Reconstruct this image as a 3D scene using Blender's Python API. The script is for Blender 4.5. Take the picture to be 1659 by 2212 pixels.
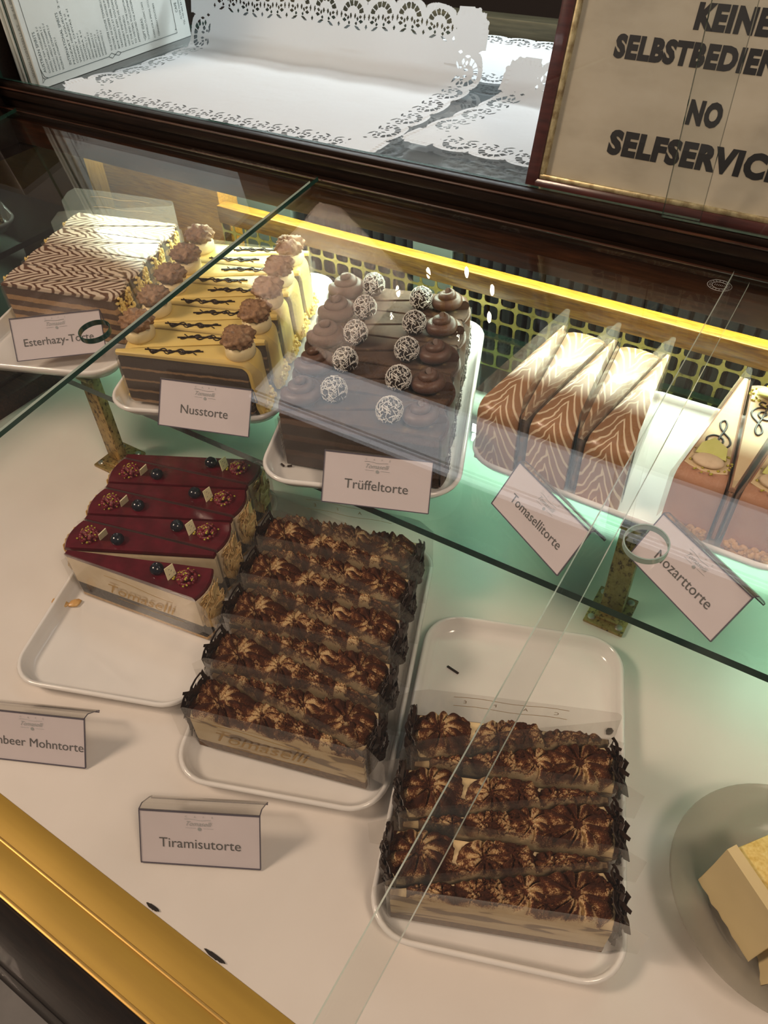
import bpy, bmesh, math, random
from mathutils import Vector, Matrix
R = math.radians
for o in list(bpy.data.objects): bpy.data.objects.remove(o)
S = bpy.context.scene
COL = S.collection

# ---------------------------------------------------------------- camera
cam_d = bpy.data.cameras.new('camera'); cam = bpy.data.objects.new('camera', cam_d); COL.objects.link(cam)
cam_d.sensor_fit = 'HORIZONTAL'; cam_d.sensor_width = 36.0
cam_d.lens = 36.0 * 1640 / 1659; cam_d.clip_start = .01; cam_d.clip_end = 50
def _n(v): return v.normalized()
cX = -_n(Vector((-3509.5, -1486, 1640))); cZ = -_n(Vector((75, 1633, 1640)))
cZ = _n(cZ - cX * cZ.dot(cX)); cY = cZ.cross(cX)
# rows of the world-from-camera rotation (camera frame: x right, y down, z forward)
W = Matrix((cX, cY, cZ))
Rm = Matrix(((W[0][0], -W[0][1], -W[0][2]), (W[1][0], -W[1][1], -W[1][2]), (W[2][0], -W[2][1], -W[2][2])))
cam.matrix_world = Matrix.Translation((0, 0, .62)) @ Rm.to_4x4()
S.camera = cam

# ---------------------------------------------------------------- world, lights, exposure
S.view_settings.view_transform = 'Standard'; S.view_settings.look = 'None'
S.view_settings.gamma = 1; S.view_settings.use_curve_mapping = False
S.view_settings.exposure = 0.0
wd = bpy.data.worlds.new('world'); S.world = wd; wd.use_nodes = True
bg = wd.node_tree.nodes['Background']; bg.inputs[0].default_value = (1.0, .82, .70, 1); bg.inputs[1].default_value = .11
def area(name, loc, rot, sx, sy, power, col):
    d = bpy.data.lights.new(name, 'AREA'); d.shape = 'RECTANGLE'; d.size = sx; d.size_y = sy; d.energy = power; d.color = col
    o = bpy.data.objects.new(name, d); COL.objects.link(o); o.location = loc; o.rotation_euler = rot
    return o
area('ceiling_lamp_left', (-1.8, -.75, 1.9), (R(25), R(-42), 0), .5, .5, 40, (1.0, .73, .545))
area('ceiling_lamp_right', (.95, -.25, 1.9), (R(-8), R(26), 0), .5, .5, 23, (1.0, .735, .55))
area('doily_fill_light', (-.40, 1.12, .60), (R(-38), 0, 0), 1.3, .03, 4.6, (.90, .97, 1.0))  # added fill that brightens the doilies, placed clear of the lid reflections
area('case_tube', (-.40, .724, .301), (0, 0, 0), 1.25, .016, 8.2, (.82, 1.0, .80))

# ---------------------------------------------------------------- materials
MATS = {}
class NT:
    def __init__(s, name):
        m = bpy.data.materials.new(name); m.use_nodes = True; s.m = m; s.t = m.node_tree; s.t.nodes.clear()
        s.out = s.add('ShaderNodeOutputMaterial'); MATS[name] = m
    def add(s, k, **kw):
        n = s.t.nodes.new(k)
        for a, b in kw.items(): setattr(n, a, b)
        return n
    def ln(s, a, b): s.t.links.new(a, b)
    def coord(s, scale=(1, 1, 1), loc=(0, 0, 0), rot=(0, 0, 0)):
        tc = s.add('ShaderNodeTexCoord'); mp = s.add('ShaderNodeMapping')
        mp.inputs['Scale'].default_value = scale; mp.inputs['Location'].default_value = loc; mp.inputs['Rotation'].default_value = rot
        s.ln(tc.outputs['Object'], mp.inputs[0]); return mp.outputs[0]
    def noise(s, vec, scale, detail=3, rough=.55, dist=0):
        n = s.add('ShaderNodeTexNoise'); n.inputs['Scale'].default_value = scale; n.inputs['Detail'].default_value = detail
        n.inputs['Roughness'].default_value = rough; n.inputs['Distortion'].default_value = dist
        s.ln(vec, n.inputs['Vector']); return n.outputs['Fac']
    def ramp(s, fac, stops, interp='LINEAR'):
        r = s.add('ShaderNodeValToRGB'); r.color_ramp.interpolation = interp; e = r.color_ramp.elements
        while len(e) < len(stops): e.new(.5)
        for q, (p, c) in zip(e, stops): q.position = p; q.color = (*c, 1)
        s.ln(fac, r.inputs[0]); return r.outputs[0]
    def math(s, op, a, b=None, c=None, clamp=False):
        n = s.add('ShaderNodeMath', operation=op); n.use_clamp = clamp
        for i, v in enumerate((a, b, c)):
            if v is None: continue
            if isinstance(v, (int, float)): n.inputs[i].default_value = v
            else: s.ln(v, n.inputs[i])
        return n.outputs[0]
    def mix(s, fac, a, b):
        n = s.add('ShaderNodeMix', data_type='RGBA')
        for i, v in ((0, fac), (6, a), (7, b)):
            if isinstance(v, (int, float)): n.inputs[i].default_value = v
            elif isinstance(v, tuple): n.inputs[i].default_value = (*v, 1)
            else: s.ln(v, n.inputs[i])
        return n.outputs[2]
    def bump(s, h, strength=.5, dist=.001):
        b = s.add('ShaderNodeBump'); b.inputs['Strength'].default_value = strength; b.inputs['Distance'].default_value = dist
        s.ln(h, b.inputs['Height']); return b.outputs[0]
    def pbsdf(s, col, rough=.5, metal=0., spec=.5, coat=0., sss=0., normal=None):
        p = s.add('ShaderNodeBsdfPrincipled')
        if isinstance(col, tuple): p.inputs['Base Color'].default_value = (*col, 1)
        else: s.ln(col, p.inputs['Base Color'])
        if isinstance(rough, (int, float)): p.inputs['Roughness'].default_value = rough
        else: s.ln(rough, p.inputs['Roughness'])
        p.inputs['Metallic'].default_value = metal; p.inputs['Specular IOR Level'].default_value = spec
        p.inputs['Coat Weight'].default_value = coat
        if sss: p.inputs['Subsurface Weight'].default_value = sss; p.inputs['Subsurface Radius'].default_value = (.004, .003, .002)
        if normal is not None: s.ln(normal, p.inputs['Normal'])
        return p.outputs[0]
    def done(s, sh): s.ln(sh, s.out.inputs[0]); return s.m

def mat(name, stops, scale=60, rough=.5, metal=0, spec=.5, coat=0, sss=0, bump=0, bdist=.001, stretch=(1, 1, 1), detail=4, nrough=.6, bscale=None):
    n = NT(name); v = n.coord(stretch)
    if isinstance(stops, tuple): stops = [(.3, tuple(c * .92 for c in stops)), (.7, stops)]
    f = n.noise(v, scale, detail, nrough); c = n.ramp(f, stops)
    nb = n.bump(n.noise(v, bscale or scale, detail, nrough), bump, bdist) if bump else None
    return n.done(n.pbsdf(c, rough, metal, spec, coat, sss, nb))

mat('deck_white', [(.35, (.69, .645, .605)), (.65, (.73, .685, .645))], 9, .35, spec=.35)
mat('melamine', (.82, .80, .78), 20, .12, spec=.55, coat=.3)
mat('gold_metal', [(.3, (.37, .225, .025)), (.7, (.44, .275, .034))], 14, .55, metal=.30, stretch=(.3, 6, 6))
mat('gold_edge', (.62, .38, .10), 20, .42, metal=.7)
mat('brass_worn', [(.36, (.06, .035, .012)), (.45, (.32, .22, .075)), (.7, (.44, .32, .12))], 260, .4, metal=.7, stretch=(1, 1, .6))
mat('brass_grille', [(.3, (.22, .17, .05)), (.42, (.46, .37, .11)), (.7, (.55, .45, .15))], 160, .42, metal=.6)
mat('brass_dull', [(.3, (.05, .045, .025)), (.7, (.10, .09, .05))], 60, .45, metal=.5, stretch=(.3, 4, 4))
mat('wood_dark', [(.30, (.016, .006, .003)), (.55, (.040, .014, .006)), (.75, (.066, .024, .010))], 22, .33, spec=.35, stretch=(1, 14, 14), bump=.1)
mat('wood_ebony', [(.3, (.006, .004, .003)), (.75, (.016, .009, .006))], 30, .40, spec=.14, coat=.03, stretch=(1, 10, 10), bump=.12)
mat('wood_golden', [(.25, (.11, .038, .003)), (.5, (.25, .105, .008)), (.75, (.37, .18, .016))], 42, .38, spec=.4, coat=.25, stretch=(1, 12, 12), bump=.08)
mat('wood_post', [(.25, (.22, .10, .02)), (.5, (.36, .18, .035)), (.75, (.45, .24, .05))], 30, .4, spec=.4, coat=.2, stretch=(10, 10, 1), bump=.08)
mat('wood_frame', [(.3, (.035, .008, .007)), (.7, (.085, .020, .016))], 30, .28, coat=.4, stretch=(1, 8, 8))
mat('gilt', [(.35, (.28, .20, .09)), (.6, (.62, .53, .30))], 120, .4, metal=.6)
mat('black_plastic', (.005, .005, .0055), 40, .55, spec=.25)
mat('black_gloss', (.006, .004, .003), 40, .03, spec=.6)
mat('grey_panel', (.10, .115, .10), 20, .5)
mat('blue_board', [(.3, (.15, .17, .185)), (.7, (.20, .225, .24))], 12, .3)
mat('steel', (.62, .60, .56), 40, .3, metal=.9)
mat('paper', [(.35, (.80, .82, .83)), (.65, (.86, .87, .88))], 25, .85, spec=.1, bump=.15, bdist=.002)
mat('menu_paper', (.74, .78, .74), 20, .6)
mat('sign_paper', [(.3, (.34, .305, .235)), (.5, (.40, .36, .28)), (.75, (.44, .40, .32))], 14, .75, spec=.1, stretch=(1, 2.2, 2.2))
mat('ink_black', (.006, .006, .007), 50, .45)
mat('ink_grey', (.10, .10, .10), 50, .6)
mat('ink_pale', (.33, .35, .36), 50, .6)
mat('ink_green', (.055, .09, .085), 50, .6)
mat('ink_gold', (.40, .24, .06), 50, .4, metal=.3)
mat('card_paper', [(.3, (.60, .545, .57)), (.7, (.64, .585, .61))], 15, .55, spec=.2)
mat('sleeve_edge', (.10, .09, .12), 50, .2)
mat('floor_stone', [(.3, (.10, .10, .10)), (.7, (.17, .165, .16))], 9, .5, detail=8)
mat('wall_brown', (.05, .03, .02), 3, .6)
mat('glass_green_edge', [(.3, (.010, .034, .026)), (.7, (.020, .060, .048))], 30, .12, spec=.5)
mat('glass_pale_edge', (.72, .86, .80), 30, .15, spec=.5)  # bright colour stands in for light gathered in the ground glass edge
mat('glass_mid_edge', (.26, .36, .32), 30, .15, spec=.5)
# cakes
mat('jelly_red', [(.35, (.062, .004, .008)), (.7, (.115, .007, .016))], 45, .16, spec=.5, coat=.3)
mat('cream_white', [(.3, (.74, .60, .40)), (.7, (.84, .72, .52))], 90, .55, sss=.15, bump=.25)
mat('poppy', [(.42, (.018, .016, .017)), (.60, (.07, .062, .058)), (.78, (.26, .23, .19))], 520, .8, bump=.6)
mat('crust', [(.35, (.42, .25, .11)), (.65, (.60, .40, .20))], 300, .8, bump=.5)
mat('almond', [(.3, (.50, .30, .10)), (.6, (.72, .52, .25)), (.8, (.80, .64, .38))], 120, .5, sss=.1)
mat('almond_yellow', [(.3, (.72, .50, .14)), (.7, (.82, .66, .28))], 120, .6)
mat('blueberry', [(.35, (.006, .007, .012)), (.7, (.020, .022, .034))], 90, .18, coat=.3)
mat('raspberry', [(.3, (.11, .005, .012)), (.7, (.21, .014, .026))], 200, .3, coat=.2)
mat('pistachio', [(.3, (.30, .26, .02)), (.5, (.45, .40, .04)), (.8, (.50, .33, .08))], 400, .6)
mat('tag_cream', (.80, .72, .46), 80, .4)
mat('tag_green', [(.3, (.50, .52, .12)), (.7, (.60, .60, .20))], 80, .5)
mat('sponge_brown', [(.35, (.085, .045, .022)), (.65, (.21, .12, .06))], 320, .85, bump=.5)
mat('choc_dark', [(.3, (.012, .006, .004)), (.7, (.036, .018, .011))], 200, .4, spec=.4)
mat('choc_body', [(.3, (.045, .020, .010)), (.7, (.11, .052, .028))], 220, .75, bump=.5)
mat('choc_cream', [(.3, (.085, .037, .020)), (.7, (.115, .053, .029))], 60, .45)
mat('choc_dust', [(.35, (.055, .026, .014)), (.6, (.10, .055, .03)), (.75, (.32, .22, .10))], 70, .85, bump=.5)
mat('marzipan', [(.3, (.70, .50, .14)), (.7, (.78, .60, .21))], 18, .42, sss=.12)
mat('dollop', (.84, .70, .40), 60, .45, sss=.2)
mat('walnut', [(.3, (.14, .065, .026)), (.55, (.30, .16, .075)), (.8, (.48, .31, .17))], 220, .6, bump=.5)
mat('nougat', [(.3, (.40, .195, .115)), (.7, (.46, .235, .14))], 40, .55, bump=.15)
mat('nougat_top', [(.3, (.62, .46, .26)), (.7, (.70, .54, .32))], 40, .5)
mat('hazel_crumb', [(.3, (.36, .17, .05)), (.7, (.58, .34, .13))], 300, .6)
mat('marzipan_coin', [(.3, (.60, .44, .28)), (.7, (.70, .54, .36))], 150, .6, bump=.3)
mat('sprinkle_white', (.80, .77, .72), 60, .5)
mat('caramel', [(.3, (.50, .26, .08)), (.7, (.72, .46, .18))], 120, .35)
mat('sponge_yellow', [(.3, (.62, .38, .08)), (.55, (.80, .58, .20)), (.8, (.86, .70, .34))], 260, .85, bump=.8)
mat('fondant_cream', (.70, .56, .30), 30, .4, sss=.1)
mat('fluff', (.02, .014, .01), 90, .95)

def layered(name, bands, scale=200, rough=.8, wob=.0016):
    """horizontal cake layers: bands = [(z from base, colour), ...] in metres, edges wobbled by noise"""
    n = NT(name); tc = n.add('ShaderNodeTexCoord'); sx = n.add('ShaderNodeSeparateXYZ'); n.ln(tc.outputs['Object'], sx.inputs[0])
    v = n.coord((1, 1, 1)); w = n.noise(v, 90, 3)
    z = n.math('ADD', sx.outputs[2], n.math('MULTIPLY', n.math('SUBTRACT', w, .5), wob * 2.5))
    H = .07; stops = []
    for zz, c in bands: stops.append((max(0, min(1, zz / H)), c))
    c = n.ramp(n.math('DIVIDE', z, H), stops, 'CONSTANT')
    f = n.noise(v, scale * 2, 4, .7); dark = n.math('MULTIPLY_ADD', f, .9, .5)
    mx = n.add('ShaderNodeMix', data_type='RGBA', blend_type='MULTIPLY'); mx.inputs[0].default_value = 1
    n.ln(c, mx.inputs[6]); n.ln(dark, mx.inputs[7])
    return n.done(n.pbsdf(mx.outputs[2], rough, normal=n.bump(f, .6, .001)))
B1 = (.060, .032, .020); B2 = (.40, .24, .12)
layered('nut_layers', [(0, B2), (.004, B1), (.013, B2), (.0155, B1), (.026, B2), (.0285, B1), (.040, B2), (.0425, (.040, .021, .015))])
layered('esterhazy_layers', [(0, (.45, .26, .12)), (.005, (.11, .05, .02)), (.011, (.50, .30, .14)), (.017, (.10, .045, .02)), (.024, (.50, .30, .14)),
                             (.030, (.10, .045, .02)), (.037, (.46, .27, .12)), (.043, (.09, .04, .018))])
layered('truffle_layers', [(0, (.05, .022, .012)), (.012, (.085, .042, .024)), (.018, (.035, .016, .009)), (.030, (.09, .045, .025)), (.036, (.035, .016, .009)), (.048, (.12, .06, .034))])
layered('choc_layers', [(0, (.05, .022, .012)), (.012, (.2, .1, .05)), (.018, (.06, .03, .016)), (.035, (.2, .1, .05)), (.04, (.06, .03, .016))])

def tiramisu_cream():
    n = NT('tiramisu_cream'); v = n.coord((1, 1, 4.6)); f = n.noise(v, 19, 2, .45, .5); fine = n.noise(n.coord(), 420, 4, .7)
    c = n.ramp(f, [(.40, (.84, .70, .44)), (.54, (.72, .55, .30)), (.575, (.19, .115, .055)), (.72, (.12, .07, .035))])
    mx = n.mix(n.math('MULTIPLY', fine, .35), c, (.50, .33, .15))
    return n.done(n.pbsdf(mx, .6, sss=.1, normal=n.bump(fine, .35, .001)))
tiramisu_cream()
def cocoa():
    n = NT('cocoa_cream'); g = n.add('ShaderNodeNewGeometry'); sx = n.add('ShaderNodeSeparateXYZ'); n.ln(g.outputs['Normal'], sx.inputs[0])
    v = n.coord(); big = n.noise(v, 55, 2); fine = n.noise(v, 900, 5, .75)
    k = n.math('ADD', n.math('MULTIPLY', sx.outputs[2], .30), n.math('ADD', n.math('MULTIPLY', big, .75), n.math('MULTIPLY', fine, .60)))
    c = n.ramp(k, [(.69, (.80, .62, .36)), (.765, (.48, .27, .12)), (.815, (.135, .042, .018)), (.95, (.046, .015, .008))])
    return n.done(n.pbsdf(c, .8, spec=.15, normal=n.bump(fine, .5, .0012)))
cocoa()

def feather(name, base, line, freq=120., k=150., sharp=.30, amp=1.0, rough=.35):
    """combed icing: lines across the slice dragged into points"""
    n = NT(name); tc = n.add('ShaderNodeTexCoord'); sx = n.add('ShaderNodeSeparateXYZ'); n.ln(tc.outputs['Object'], sx.inputs[0])
    w = n.noise(n.coord(), 38, 2)
    y = n.math('ADD', sx.outputs[1], n.math('MULTIPLY', n.math('SUBTRACT', w, .5), .012))
    drag = n.math('SUBTRACT', 1.0, n.math('DIVIDE', n.math('ABSOLUTE', y), .022), clamp=True)
    drag = n.math('POWER', drag, 1.7)
    along = n.math('SUBTRACT', sx.outputs[0], sx.outputs[2])
    ph = n.math('ADD', n.math('MULTIPLY', along, freq), n.math('ADD', n.math('MULTIPLY', drag, amp), n.math('MULTIPLY', w, 1.4)))
    f = n.math('FRACT', ph)
    tri = n.math('ABSOLUTE', n.math('SUBTRACT', f, .5))
    c = n.ramp(tri, [(0, line), (sharp * .35, line), (sharp * .62, base), (1, base)])
    return n.done(n.pbsdf(c, rough, coat=.15))
feather('icing_white', (.66, .54, .42), (.13, .055, .028), 78, 0, .46, 2.2)
feather('icing_milk', (.34, .17, .078), (.74, .60, .42), 62, 0, .26, 2.6)

def schlick(n, f0=.04, boost=1.0):
    """reflectance of a thin sheet, the same from both sides"""
    g = n.add('ShaderNodeNewGeometry'); d = n.add('ShaderNodeVectorMath', operation='DOT_PRODUCT')
    n.ln(g.outputs['Incoming'], d.inputs[0]); n.ln(g.outputs['Normal'], d.inputs[1])
    k = n.math('POWER', n.math('SUBTRACT', 1.0, n.math('ABSOLUTE', d.outputs['Value']), clamp=True), 5.0)
    return n.math('MULTIPLY', n.math('MULTIPLY_ADD', k, 1 - f0, f0), boost, clamp=True)
def glass(name, tint, boost=1.0, rough=0.0):
    n = NT(name); t = n.add('ShaderNodeBsdfTransparent'); t.inputs[0].default_value = (*tint, 1)
    g = n.add('ShaderNodeBsdfGlossy'); g.inputs['Roughness'].default_value = rough; g.inputs[0].default_value = (1, 1, 1, 1)
    mx = n.add('ShaderNodeMixShader'); n.ln(schlick(n, .04, boost), mx.inputs[0])
    n.ln(t.outputs[0], mx.inputs[1]); n.ln(g.outputs[0], mx.inputs[2]); return n.done(mx.outputs[0])
glass('pane_glass', (.985, .995, .99))
glass('shelf_glass', (.80, .935, .885))
def film():
    n = NT('clear_film'); t = n.add('ShaderNodeBsdfTransparent'); t.inputs[0].default_value = (.96, .955, .94, 1)
    g = n.add('ShaderNodeBsdfGlossy'); g.inputs['Roughness'].default_value = .12
    d = n.add('ShaderNodeBsdfTranslucent'); d.inputs[0].default_value = (.85, .80, .74, 1)
    d2 = n.add('ShaderNodeBsdfDiffuse'); d2.inputs[0].default_value = (.85, .80, .74, 1)
    dd = n.add('ShaderNodeMixShader'); dd.inputs[0].default_value = .5; n.ln(d.outputs[0], dd.inputs[1]); n.ln(d2.outputs[0], dd.inputs[2])
    a = n.add('ShaderNodeMixShader'); a.inputs[0].default_value = .095; n.ln(t.outputs[0], a.inputs[1]); n.ln(dd.outputs[0], a.inputs[2])
    b = n.add('ShaderNodeMixShader'); n.ln(schlick(n, .04), b.inputs[0]); n.ln(a.outputs[0], b.inputs[1]); n.ln(g.outputs[0], b.inputs[2])
    return n.done(b.outputs[0])
film()
def plate_glass():
    n = NT('plate_glass'); t = n.add('ShaderNodeBsdfTransparent'); t.inputs[0].default_value = (.80, .79, .75, 1)
    p = n.pbsdf((.55, .52, .46), .15); mx = n.add('ShaderNodeMixShader'); mx.inputs[0].default_value = .22
    n.ln(t.outputs[0], mx.inputs[1]); n.ln(p, mx.inputs[2]); n.done(mx.outputs[0])
plate_glass()
def doily_paper(name, tr):
    n = NT(name); d = n.add('ShaderNodeBsdfDiffuse'); t = n.add('ShaderNodeBsdfTranslucent')
    for q in (d, t): q.inputs[0].default_value = (.73, .75, .765, 1) if tr < .5 else (.86, .88, .90, 1)
    b = n.bump(n.noise(n.coord(), 30, 3), .35, .004); n.ln(b, d.inputs['Normal'])
    mx = n.add('ShaderNodeMixShader'); mx.inputs[0].default_value = tr; n.ln(d.outputs[0], mx.inputs[1]); n.ln(t.outputs[0], mx.inputs[2]); n.done(mx.outputs[0])
doily_paper('doily_paper', .25); doily_paper('sheer_paper', .6)
def bulb_mat():
    n = NT('bulb_light'); e = n.add('ShaderNodeEmission'); e.inputs[0].default_value = (1, .86, .68, 1); e.inputs[1].default_value = 60; n.done(e.outputs[0])
bulb_mat()
def panel_mat():
    n = NT('panel_light'); e = n.add('ShaderNodeEmission'); e.inputs[0].default_value = (.98, .96, 1, 1); e.inputs[1].default_value = 2.5; n.done(e.outputs[0])
panel_mat()

# ---------------------------------------------------------------- mesh helpers
class MB:
    def __init__(s): s.v = []; s.f = []; s.m = []
    def add(s, vf, m=0, M=None):
        vs, fs = (vf.v, vf.f) if isinstance(vf, MB) else vf; b = len(s.v)
        s.v += [tuple(M @ Vector(p)) for p in vs] if M is not None else [tuple(p) for p in vs]
        s.f += [tuple(i + b for i in f) for f in fs]; s.m += [m] * len(fs); return s
    def build(s, name, mats, parent=None, smooth=35):
        me = bpy.data.meshes.new(name); me.from_pydata(s.v, [], s.f); me.update()
        for k in ([mats] if isinstance(mats, str) else mats): me.materials.append(MATS[k])
        if any(s.m): me.polygons.foreach_set('material_index', s.m)
        if smooth:
            me.polygons.foreach_set('use_smooth', [True] * len(me.polygons)); me.set_sharp_from_angle(angle=R(smooth))
        o = bpy.data.objects.new(name, me); COL.objects.link(o)
        if parent is not None: o.parent = parent
        return o
def box(x0, x1, y0, y1, z0, z1, bev=0):
    if bev <= 0:
        v = [(x, y, z) for z in (z0, z1) for y in (y0, y1) for x in (x0, x1)]
        return v, [(0, 2, 3, 1), (4, 5, 7, 6), (0, 1, 5, 4), (2, 6, 7, 3), (0, 4, 6, 2), (1, 3, 7, 5)]
    bm = bmesh.new(); bmesh.ops.create_cube(bm, size=1)
    for q in bm.verts: q.co = Vector(((x0 + x1) / 2 + q.co.x * (x1 - x0), (y0 + y1) / 2 + q.co.y * (y1 - y0), (z0 + z1) / 2 + q.co.z * (z1 - z0)))
    bmesh.ops.bevel(bm, geom=bm.edges[:], offset=bev, segments=2, affect='EDGES', profile=.5)
    bm.verts.index_update(); r = [tuple(q.co) for q in bm.verts], [tuple(q.index for q in f.verts) for f in bm.faces]; bm.free(); return r
def loops(ls, cap0=True, cap1=True):
    """stack of equal-length closed loops"""
    n = len(ls[0]); v = [p for l in ls for p in l]; f = []
    for k in range(len(ls) - 1):
        for i in range(n):
            j = (i + 1) % n; f.append((k * n + i, k * n + j, (k + 1) * n + j, (k + 1) * n + i))
    if cap0: f.append(tuple(reversed(range(n))))
    if cap1: f.append(tuple((len(ls) - 1) * n + i for i in range(n)))
    return v, f
def prism(out, z0, z1, bev=0):
    cx = sum(p[0] for p in out) / len(out); cy = sum(p[1] for p in out) / len(out)
    def ins(d):
        r = []
        for x, y in out:
            l = math.hypot(x - cx, y - cy) or 1; k = max(0, 1 - d / l); r.append((cx + (x - cx) * k, cy + (y - cy) * k))
        return r
    if not bev: return loops([[(x, y, z0) for x, y in out], [(x, y, z1) for x, y in out]])
    i = ins(bev)
    return loops([[(x, y, z0) for x, y in i], [(x, y, z0 + bev) for x, y in out], [(x, y, z1 - bev) for x, y in out], [(x, y, z1) for x, y in i]])
def tube(path, r, n=8, closed=False, caps=True):
    P = [Vector(p) for p in path]; ls = []; N = len(P); up = Vector((0, 0, 1))
    for i, p in enumerate(P):
        a = P[(i - 1) % N] if closed or i else P[0]; b = P[(i + 1) % N] if closed or i < N - 1 else P[-1]
        t = (b - a); t = t.normalized() if t.length > 1e-9 else Vector((1, 0, 0))
        s = t.cross(up); s = t.cross(Vector((1, 0, 0))) if s.length < 1e-3 else s
        s.normalize(); w = s.cross(t); q = r(i / (N - 1)) if callable(r) else r
        ls.append([p + s * math.cos(6.28319 * k / n) * q + w * math.sin(6.28319 * k / n) * q for k in range(n)])
    if closed: ls.append(ls[0]); return loops(ls, False, False)
    return loops(ls, caps, caps)
def lathe(prof, n=24, c=(0, 0, 0)):
    return loops([[(c[0] + r * math.cos(6.28319 * k / n), c[1] + r * math.sin(6.28319 * k / n), c[2] + z) for k in range(n)] for r, z in prof])
def sphere(c, r, s=(1, 1, 1), nu=14, nv=9, fn=None):
    ls = []
    for j in range(nv + 1):
        a = -math.pi / 2 + math.pi * (j + .02) / (nv + .04); l = []
        for i in range(nu):
            b = 6.28319 * i / nu; d = Vector((math.cos(a) * math.cos(b), math.cos(a) * math.sin(b), math.sin(a)))
            q = r * (fn(d) if fn else 1); l.append((c[0] + d.x * q * s[0], c[1] + d.y * q * s[1], c[2] + d.z * q * s[2]))
        ls.append(l)
    return loops(ls)
def shell(A, B):
    """solid between two equal grids of points (rows x cols)"""
    r, c = len(A), len(A[0]); v = [p for row in A for p in row] + [p for row in B for p in row]; o = r * c; f = []
    for i in range(r - 1):
        for j in range(c - 1):
            a = i * c + j; f.append((a, a + 1, a + c + 1, a + c)); f.append((o + a, o + a + c, o + a + c + 1, o + a + 1))
    for j in range(c - 1):
        f.append((j, o + j, o + j + 1, j + 1)); a = (r - 1) * c + j; f.append((a, a + 1, o + a + 1, o + a))
    for i in range(r - 1):
        a = i * c; f.append((a, a + c, o + a + c, o + a)); a = i * c + c - 1; f.append((a, o + a, o + a + c, a + c))
    return v, f
def rrect(w, h, r, n=7, cx=0, cy=0):
    p = []
    for x, y, a in ((w / 2 - r, h / 2 - r, 0), (-w / 2 + r, h / 2 - r, 90), (-w / 2 + r, -h / 2 + r, 180), (w / 2 - r, -h / 2 + r, 270)):
        for k in range(n): t = R(a + 90 * k / (n - 1)); p.append((cx + x + r * math.cos(t), cy + y + r * math.sin(t)))
    return p
def text_vf(s, w=None, h=None, align='CENTER', shear=0, bold=0, extrude=.00012, spacing=1.0):
    """outline lettering as a mesh, fitted to a box of width w and/or cap height h, lower left at 0 (CENTER: centred on x)"""
    c = bpy.data.curves.new('t', 'FONT'); c.body = s; c.size = 1; c.shear = shear; c.offset = bold; c.space_character = spacing; c.resolution_u = 3
    o = bpy.data.objects.new('t', c); COL.objects.link(o); dg = bpy.context.evaluated_depsgraph_get(); dg.update()
    me = bpy.data.meshes.new_from_object(o.evaluated_get(dg)); vs = [tuple(v.co) for v in me.vertices]; fs = [tuple(p.vertices) for p in me.polygons]
    bpy.data.objects.remove(o); bpy.data.curves.remove(c); bpy.data.meshes.remove(me)
    x0 = min(v[0] for v in vs); x1 = max(v[0] for v in vs); cap = .73
    if h is None: k = w / (x1 - x0); kx = ky = k
    else: ky = h / cap; kx = (w / (x1 - x0)) if w else ky
    ox = (x0 + x1) / 2 if align == 'CENTER' else x0
    return [((x - ox) * kx, y * ky, extrude) for x, y, z in vs], fs
def swash(w):
    """thin flourish over the script"""
    return tube([(w * (t - .5) * 1.0, w * (.30 - .05 * t + .025 * math.sin(5 * t)), .0001) for t in [i / 14 for i in range(15)]], .0002, 4)

# ---------------------------------------------------------------- scene bookkeeping
def tag(o, label=None, cat=None, group=None, kind=None):
    for k, v in (('label', label), ('category', cat), ('group', group), ('kind', kind)):
        if v: o[k] = v
    return o
def empty(name, loc=(0, 0, 0), rz=0, label=None, cat=None, group=None):
    o = bpy.data.objects.new(name, None); o.empty_display_size = .02; COL.objects.link(o); o.location = loc; o.rotation_euler = (0, 0, rz)
    return tag(o, label, cat, group)
def children(o): return [c for c in bpy.data.objects if c.parent is o]
def copy_tree(o, parent=None):
    c = o.copy(); COL.objects.link(c)
    if parent is not None: c.parent = parent
    for ch in children(o): copy_tree(ch, c)
    return c

# ================================================================ setting
tag(MB().add(box(-4, 3, -3, 5, -.95, -.9)).build('floor', 'floor_stone'), kind='structure')
tag(MB().add(box(-5, 4, 5, 5.1, -.9, 4)).build('wall_back', 'wall_brown'), kind='structure')

# ================================================================ display case
ZS = .14                                     # top of the glass shelf
case = empty('display_case', (0, 0, -.9), 0, 'dark wooden glazed cake counter with a brass rim and white deck', 'display case')
case_parts = []
def part(name, m, mats, smooth=35):
    o = m.build(name, mats, case, smooth); o.location = (0, 0, .9); case_parts.append(o); return o
part('deck_board', MB().add(box(-.965, .55, .058, .78, -.02, 0)), 'deck_white')
rim = part('brass_rim', MB().add(box(-.965, .55, .0335, .058, -.02, .0012, .0008)).add(box(-.965, .55, .006, .0315, -.02, .0006, .0008)), 'gold_metal')
rb = MB().add(box(-.965, .55, .0312, .0338, -.02, .0022, .0008)).add(box(-.965, .55, .0030, .0062, -.02, .0014, .0008)).build('rim_bead', 'gold_edge', rim)
fr = MB().add(box(-.985, .55, -.028, .0032, -.06, -.0008, .003)).add(box(-.985, .55, -.034, -.020, -.07, -.007, .003))
part('front_rail', fr, 'wood_ebony')
part('case_front', MB().add(box(-.985, .55, -.012, .05, -.9, -.04)), 'wood_ebony')
part('side_rail', MB().add(box(-.965, -.885, .03, .78, -.01, .024, .004)).add(box(-.945, -.91, .03, .78, .02, .032, .003)), 'wood_dark')
part('side_panel', MB().add(box(-1.0, -.967, .0, .70, -.02, .262)), 'black_gloss')
part('corner_post', MB().add(box(-1.035, -.948, .735, .76, -.02, .305, .003)), 'wood_post')
part('corner_block', MB().add(box(-.936, -.722, .7155, .772, .001, .272, .002)), 'wood_golden')
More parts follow.
